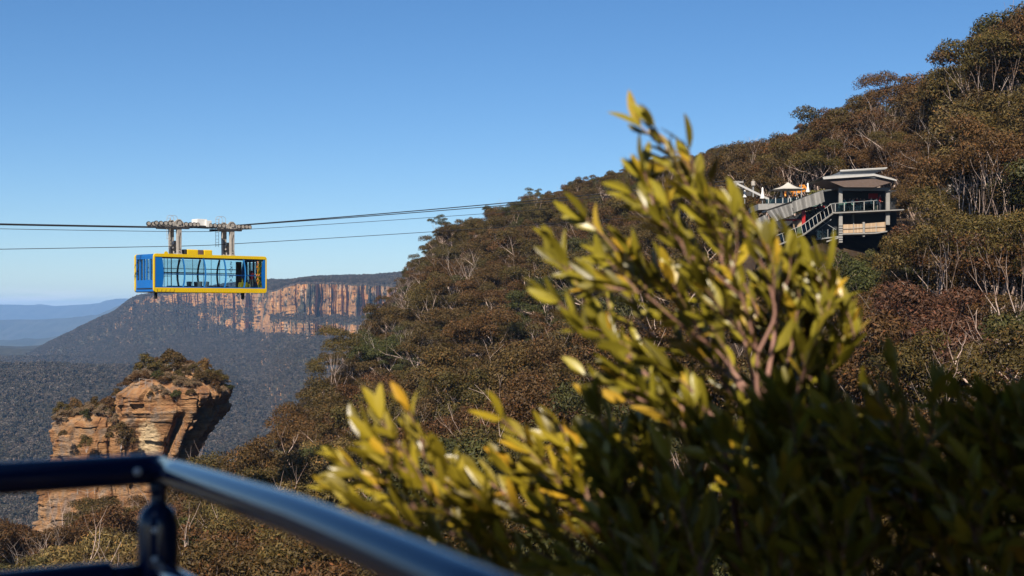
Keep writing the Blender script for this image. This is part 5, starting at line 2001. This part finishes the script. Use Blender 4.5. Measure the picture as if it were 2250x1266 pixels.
railpart('clamp', lambda mb: (mb.mat(M['rail']).tube([Vector((0, 0, 1.07)) + Ldir * .02, Vector((0, 0, 1.07)) + Ldir * .14], [.015, .015], 16), mb.tube([Vector((0, 0, 1.07)) + Rdir * .02, Vector((0, 0, 1.07)) + Rdir * .1], .016, 16)))
toward = Vector((.24, -.97, 0))


def bolt(mb, c, d, r=.0075):
    d = d.normalized()
    pts = [c + d * t for t in (-.004, 0.0015, .0035, .0045)]
    mb.mat(M['bolt']).tube(pts, [r, r, r * .7, r * .2], 16)


nl = Vector((-Ldir.y, Ldir.x, 0))
nl = nl if nl.y < 0 else -nl
for off, z in ((.043, RZ), (.018, RZ)):
    p = C0 + Ldir * off + nl * .0255
    railpart('bolt', lambda mb: bolt(mb, p - rb, nl + Vector((.1, 0, .25)), .0068))
for z in (1.142, 1.094):
    d = Vector((.1, -1, .25)).normalized()
    railpart('bolt', lambda mb: bolt(mb, Vector((0, 0, z)) + Vector((.1, -1, 0)).normalized() * .0312, d, .0062))
for k in (.155, ):
    p = C0 + lowz + Ldir * k + nl * .0235
    railpart('bolt', lambda mb: bolt(mb, p - rb, nl, .005))

deck = MB().mat(M['deck'])
deck.prism([(-3.2, -6, -1.5), (3.2, -6, -1.5), (3.2, .6, -1.5), (C0.x + 1.0, C0.y - 1.6, -1.5), (C0.x + .08, C0.y + .08, -1.5), (-3.2, 1.0, -1.5)], (0, 0, -.25))
o = deck.build('viewing_platform')
tag(o, 'concrete viewing platform under the camera', 'platform', kind='structure')

# unseen building added for shade: its roofline is shaped to darken shrubs and rail
WY = -3.0


def to_wall(px, py, Y):
    p = P(px, py, Y)
    t = (p.y - WY) / (-to_sun.y)
    return (p.x + to_sun.x * t, WY, p.z + to_sun.z * t)


edge_pts = [to_wall(a, b, 3.1) for a, b in ((-900, 1440), (600, 1400), (1000, 1340), (1250, 1210), (1370, 1050), (1680, 985), (1725, 780), (1765, 640), (2000, 520), (2800, 420))]
st = empty('added_shade_building', (0, WY, -1.5), 0, 'added unseen building behind the viewing platform, shaped to shade the shrubs', 'building')
mb = MB().mat(M['building_shade'])
poly = [Vector(p) - Vector((0, WY, -1.5)) for p in edge_pts]
mb.prism([(poly[0].x, 0, 0)] + poly + [(poly[-1].x, 0, 0)], (0, -4, 0))
mb.build('wall', st)  # top outline projected back from the wanted shade edge
mb = MB().mat(M['building_shade'])
mb.box((4.9, 4.2, 2.5), (3.2, 8.4, 5.0))
mb.build('sky_blocker_side', st)  # added out of view to cut sky light from the right
mb = MB().mat(M['building_shade'])
mb.prism([(.85, 0, 3.15), (.85, 5.0, 3.15), (.12, 5.0, 3.15), (.12, 8.4, 3.15), (4.25, 8.4, 3.15), (4.25, 0, 3.15)], (0, 0, .16))
mb.build('sky_blocker_top', st)  # added unseen overhead sheet, keeps sky light off the dark shrub

# ------------------------------------------------------------------ near shrubs, out of focus
LT = np.array([0, .12, .32, .55, .78, .92, 1.0])
LWD = np.array([.04, .55, .95, 1.0, .72, .36, .02])


def leaves_mesh(specs, rs):
    """specs: base point, direction, facing, length, width, curl"""
    Vs, Fs, n0 = [], [], 0
    rows = len(LT)
    tmpl = []
    for i in range(rows - 1):
        for j in (0, 1):
            a = i * 3 + j
            tmpl.append((a, a + 1, a + 4, a + 3))
    tmpl = np.array(tmpl)
    for b, d, nrm, ln, w, curl in specs:
        d = d / np.linalg.norm(d)
        s = np.cross(d, nrm); s /= np.linalg.norm(s) + 1e-9
        u = np.cross(s, d)
        wave = rs.uniform(-.1, .1)
        mid = b + d * (LT * ln)[:, None] + u * (-curl * ln * LT ** 2)[:, None] + s * (wave * ln * np.sin(LT * 3))[:, None]
        off = s * (LWD * w / 2)[:, None]
        lift = u * (LWD * w * .16)[:, None]
        V = np.stack([mid - off + lift, mid, mid + off + lift], 1).reshape(-1, 3)
        Vs.append(V); Fs.append(tmpl + n0); n0 += len(V)
    return np.concatenate(Vs), np.concatenate(Fs)


def shrub(name, shoots, root_pts, label, seed, leafmat, lsc=1.0, trim=1.0):
    rs = np.random.default_rng(seed); rnd = random.Random(seed)
    base = root_pts[0]
    r = empty('shrub', (base[0], base[1], base[2]), 0, label, 'shrub')
    o = np.array(base)
    mb = MB().mat(M['stem'])
    specs = []
    for pts, r0, lf0, dens in shoots:
        P3 = [np.array(p) for p in pts]
        # resample smoothly
        tt = np.linspace(0, 1, len(P3)); t2 = np.linspace(0, trim, 4 * len(P3))
        P3 = np.array(P3)
        sm = np.stack([np.interp(t2, tt, P3[:, k]) for k in range(3)], 1)
        for _ in range(2):
            sm[1:-1] = (sm[:-2] + 2 * sm[1:-1] + sm[2:]) / 4
        mb.tube([Vector(q - o) for q in sm], [max(.0012, r0 * (1 - .82 * t / trim)) for t in t2], 7, cap=False)
        seg = np.linalg.norm(np.diff(sm, axis=0), axis=1); cum = np.r_[0, np.cumsum(seg)]
        L_ = cum[-1]
        s0 = lf0 * L_
        ang = rs.uniform(0, 6.28)
        while s0 < L_:
            q = np.array([np.interp(s0, cum, sm[:, k]) for k in range(3)])
            q2 = np.array([np.interp(min(s0 + .02, L_), cum, sm[:, k]) for k in range(3)])
            d = q2 - q
            if np.linalg.norm(d) < 1e-5:
                d = sm[-1] - sm[-3]
            d /= np.linalg.norm(d)
            a = np.cross(d, [0.2, 1, 0.1]); a /= np.linalg.norm(a); bb = np.cross(d, a)
            out = a * math.cos(ang) + bb * math.sin(ang)
            f = s0 / L_
            opening = rs.uniform(.35, .95) * (1.15 - .55 * f)
            ld = d + out * opening + np.array([-.08, 0, .08])      # the wind bends the leaves to the left
            nr = out * -.3 + d * .4 + rs.normal(size=3) * .55 + np.array([-.1, -.35, .35])
            ln = lsc * rs.uniform(.04, .105) * (1 - .3 * max(0, f - .75) * 4 * rs.uniform(0, 1))
            specs.append((q - o, ld, nr, ln, ln * rs.uniform(.15, .28), rs.uniform(-.05, .28)))
            s0 += dens * rs.uniform(.6, 1.4)
            ang += 2.4 + rs.uniform(-.4, .4)
        # terminal pair
        for k in range(2):
            d = sm[-1] - sm[-3]; d /= np.linalg.norm(d)
            specs.append((sm[-1] - o, d + rs.normal(size=3) * .25, rs.normal(size=3) * .5 + np.array([0, -.6, .5]), lsc * rs.uniform(.05, .09), .022 * lsc, .1))
    mb.build('stems', r, smooth=True, fix=False)
    V, Fq = leaves_mesh(specs, rs)
    link('foliage', npmesh('foliage', V, Fq, [leafmat], True), r)
    return r, len(specs)


def W3(lst, dy=0.0):
    return [tuple(P(a, b, c + dy)) for a, b, c in lst]


frnd = random.Random(17)
SH = []


def sub(main, n, spread, ln, r0, lf0=.12, dens=.017, bias=(-.5, 0, .75), tmin=.2):
    """side shoots off a main shoot"""
    pts = np.array(main)
    for k in range(n):
        t = frnd.uniform(tmin, .97) * (len(pts) - 1)
        i = int(t); q = pts[i] + (pts[min(i + 1, len(pts) - 1)] - pts[i]) * (t - i)
        d = pts[min(i + 1, len(pts) - 1)] - pts[i]
        d = d / (np.linalg.norm(d) + 1e-9)
        side = np.array([frnd.gauss(0, 1), frnd.gauss(0, .9), frnd.gauss(0, 1)]) * spread
        d2 = d + side + np.array(bias) * .45
        d2 /= np.linalg.norm(d2)
        l = ln * frnd.uniform(.6, 1.3)
        q1 = q + d2 * l * .5 + np.array([0, 0, .012]); q2 = q + d2 * l + np.array([-.02, 0, .035])
        SH.append(([tuple(q), tuple(q1), tuple(q2)], r0, lf0, dens))


N0 = (1659, 905, 3.1)

mains = [
    [(1690, 1010, 3.1), N0, (1637, 845, 3.1), (1627, 762, 3.1), (1592, 630, 3.08), (1554, 529, 3.05), (1504, 440, 3.02), (1453, 345, 3.0), (1403, 257, 2.98), (1389, 228, 2.98)],
    [(1627, 762, 3.1), (1668, 668, 3.12), (1640, 560, 3.12), (1580, 453, 3.1), (1500, 371, 3.08), (1455, 330, 3.08)],
    [N0, (1600, 830, 3.15), (1529, 750, 3.2), (1453, 642, 3.2), (1358, 554, 3.2), (1290, 535, 3.2)],
    [(1590, 985, 3.0), (1561, 946, 3.0), (1504, 857, 2.98), (1403, 788, 2.95), (1308, 724, 2.92), (1215, 712, 2.9)],
    [(1590, 985, 3.05), (1428, 851, 3.1), (1340, 769, 3.12), (1250, 660, 3.15), (1229, 585, 3.15)],
    [(1529, 750, 3.2), (1450, 690, 3.15), (1371, 611, 3.12), (1262, 602, 3.1)],
    [N0, (1664, 705, 3.2), (1675, 600, 3.2), (1640, 490, 3.2), (1570, 400, 3.2)],
    [(1592, 630, 3.08), (1520, 560, 3.05), (1420, 500, 3.05), (1385, 385, 3.05), (1372, 330, 3.05)],
    [(1627, 762, 3.1), (1560, 680, 3.0), (1480, 560, 2.95), (1440, 470, 2.95)],
    [N0, (1560, 800, 3.3), (1440, 740, 3.35), (1330, 690, 3.35), (1260, 640, 3.35)],
    [(1640, 860, 3.25), (1590, 700, 3.3), (1540, 600, 3.3), (1470, 520, 3.3)],
    [(1590, 985, 3.1), (1480, 930, 3.1), (1380, 870, 3.1), (1290, 830, 3.1), (1240, 810, 3.1)],
    [(1690, 1010, 3.4), (1680, 850, 3.5), (1650, 740, 3.5), (1610, 620, 3.5), (1560, 540, 3.5)],
    [(1690, 1010, 3.4), (1600, 880, 3.5), (1520, 780, 3.5), (1470, 680, 3.5), (1430, 590, 3.5)],
    [(1690, 1010, 3.4), (1560, 920, 3.5), (1450, 840, 3.5), (1370, 770, 3.5)],
    [(1690, 1010, 3.4), (1620, 800, 3.5), (1570, 640, 3.5), (1540, 520, 3.5), (1500, 430, 3.5)],
    [(1720, 1010, 3.4), (1730, 880, 3.5), (1740, 790, 3.5), (1750, 730, 3.5)],
]
for mpts in mains:
    mpts = [(a + 40 * min(1, max(0, (1000 - b) / 250)) , b + 30 * min(1, max(0, (900 - b) / 300)), c) for a, b, c in mpts]
    w = W3(mpts)
    SH.append((w, .0058 if mpts[0][1] > 900 else .0042, .30, .021))
    sub(w, 4, .5, .085, .0024, dens=.022)
# stem down to the ground
SH.append(([tuple(P(1690, 1010, 3.1)), tuple(P(1700, 1250, 3.12)), (P(1690, 1010, 3.1).x + .05, 3.2, -1.2), (P(1690, 1010, 3.1).x + .1, 3.25, -2.0)], .012, 2, 1))
SH.append(([tuple(P(1590, 985, 3.05)), tuple(P(1620, 1150, 3.1)), (P(1690, 1010, 3.1).x + .02, 3.2, -1.0), (P(1690, 1010, 3.1).x + .08, 3.25, -2.0)], .010, 2, 1))
_, nl1 = shrub('shrub', SH, [(P(1690, 1010, 3.1).x + .1, 3.25, -1.9)], 'tall upright shrub with yellow-green leaves and pinkish stems', 31, M['fg_leaf'], trim=.92)

SH = []
mains = [
    [(1150, 1330, 2.95), (1000, 1170, 2.9), (900, 1060, 2.85), (840, 1000, 2.82), (762, 940, 2.8)],
    [(1150, 1330, 2.95), (980, 1120, 2.92), (900, 1010, 2.9), (846, 935, 2.88)],
    [(1100, 1330, 2.9), (900, 1130, 2.85), (800, 1085, 2.82), (712, 1083, 2.8)],
    [(1000, 1170, 2.9), (860, 1080, 2.95), (760, 1020, 2.95), (705, 985, 2.95)],
    [(1100, 1330, 2.95), (930, 1190, 2.9), (850, 1150, 2.88)],
    [(1350, 1260, 3.1), (1250, 1110, 3.1), (1180, 1040, 3.1), (1110, 965, 3.1), (1035, 900, 3.1)],
    [(1250, 1110, 3.1), (1165, 970, 3.05), (1115, 890, 3.05)],
    [(1250, 1110, 3.1), (1205, 990, 3.15), (1185, 890, 3.15)],
    [(1350, 1260, 3.15), (1250, 1000, 3.2), (1215, 880, 3.2)],
    [(1350, 1260, 3.1), (1180, 1090, 3.05), (1080, 1020, 3.02), (1020, 1010, 3.02)],
    [(1500, 1230, 3.2), (1400, 1060, 3.2), (1350, 1000, 3.2), (1340, 960, 3.2)],
    [(1350, 1260, 3.0), (1150, 1180, 2.95), (1050, 1120, 2.92), (1010, 1090, 2.9)],
    [(1300, 1330, 2.9), (1120, 1240, 2.85), (1000, 1215, 2.82), (930, 1200, 2.8)],
    [(1400, 1300, 2.95), (1250, 1200, 2.9), (1150, 1120, 2.9), (1090, 1080, 2.9)],
    [(1550, 1200, 3.3), (1450, 1050, 3.3), (1350, 1010, 3.3), (1250, 960, 3.3)],
    [(1300, 1330, 3.0), (1200, 1240, 3.0), (1060, 1180, 3.0), (980, 1140, 3.0)],
]
for mpts in mains:
    mpts = [(a + 75, b + (55 if a < 1020 else 55 + 60 * min(1, max(0, (1150 - b) / 200))), c) for a, b, c in mpts]
    w = W3(mpts)
    SH.append((w, .004, .34, .020))
    sub(w, 4, .5, .085, .0022, dens=.021, bias=(-.55, 0, .6), tmin=.3)
for a in ((1150, 1330, 2.95), (1350, 1260, 3.1), (1300, 1330, 2.9), (1550, 1200, 3.3)):
    p = P(*a)
    SH.append(([tuple(p), (p.x + .1, 3.1, -1.2), (.35, 3.2, -2.0)], .008, 2, 1))
_, nl2 = shrub('shrub', SH, [(.35, 3.2, -1.9)], 'low spreading yellow-green shrub leaning left over the railing', 41, M['fg_leaf'], trim=.97)

SH = []
for k in range(84):
    bx_ = frnd.uniform(1330, 2420); by_ = frnd.uniform(1080, 1340) if k < 58 else frnd.uniform(1340, 1480); Yd = frnd.uniform(2.7, 3.6)
    toplim = float(np.interp(bx_, [1330, 1450, 1600, 1750, 1850, 1950, 2050, 2150, 2250, 2420], [1060, 985, 960, 910, 890, 940, 975, 940, 970, 990]))
    tx = bx_ + frnd.uniform(-150, 40); ty = max(toplim, by_ - frnd.uniform(110, 260)) + frnd.uniform(0, 45)
    m_ = W3([(bx_, by_, Yd), ((bx_ + tx) / 2 + frnd.uniform(0, 30), (by_ + ty) / 2, Yd), (tx, ty, Yd - .05)])
    SH.append((m_, .004, .1, .014))
    sub(m_, 5, .6, .12, .0024, tmin=.1)
for mpts in ([(1720, 950, 3.2), (1780, 780, 3.2), (1820, 680, 3.2), (1828, 640, 3.2)], [(1740, 950, 3.3), (1840, 800, 3.3), (1872, 760, 3.3), (1880, 735, 3.3)], [(1700, 930, 3.25), (1740, 760, 3.25), (1755, 660, 3.25), (1752, 610, 3.25)],
             [(1720, 950, 3.4), (1740, 800, 3.4), (1800, 700, 3.4)], [(1760, 960, 3.3), (1800, 860, 3.3), (1850, 780, 3.3)], [(1700, 960, 3.4), (1720, 850, 3.4), (1730, 740, 3.4), (1720, 680, 3.4)], [(1700, 960, 3.35), (1780, 850, 3.35), (1760, 760, 3.35), (1790, 680, 3.35)]):
    w = W3(mpts)
    SH.append((w, .005, .15, .014))
    sub(w, 5, .45, .06, .0024, bias=(-.1, 0, .5), tmin=.1)
SH.append(([tuple(P(1740, 950, 3.3)), tuple(P(1850, 1260, 3.3)), (.95, 3.3, -2.0)], .012, 2, 1))
_, nl3 = shrub('shrub', SH, [(.95, 3.3, -1.9)], 'dark shaded shrub filling the lower right corner', 51, M['fg_leaf'])
print('near leaves', nl1, nl2, nl3)

bank = link('garden_bank_terrain', grid_mesh('garden_bank_terrain', np.linspace(-1.5, 5, 60), np.linspace(2.3, 8, 50),
                                              lambda x, y: -2.0 + .25 * fbm(x, y, o=4, seed=95) - 0.9 * np.clip(y - 4.2, 0, 9) - 1.2 * np.clip(-x - .2, 0, 5), M['hill_ground']))
tag(bank, 'planted earth bank below the railing', 'ground', kind='structure')

# ------------------------------------------------------------------ haze
hm = bpy.data.materials.new('haze')
hm.use_nodes = True
ht = hm.node_tree
ht.nodes.clear()
ho_ = ht.nodes.new('ShaderNodeOutputMaterial')
pv = ht.nodes.new('ShaderNodeVolumePrincipled')
pv.inputs['Color'].default_value = (0.30, 0.56, 1.0, 1)
pv.inputs['Density'].default_value = HAZE_DENSITY
pv.inputs['Anisotropy'].default_value = 0.0
ht.links.new(pv.outputs[0], ho_.inputs['Volume'])
hb = MB()
hb.box((-3000, 12500, -260), (24000, 26000, 800))
haze = hb.build('haze')
haze.data.materials.append(hm)
tag(haze, 'thin blue haze filling the valley air', 'haze', kind='stuff')
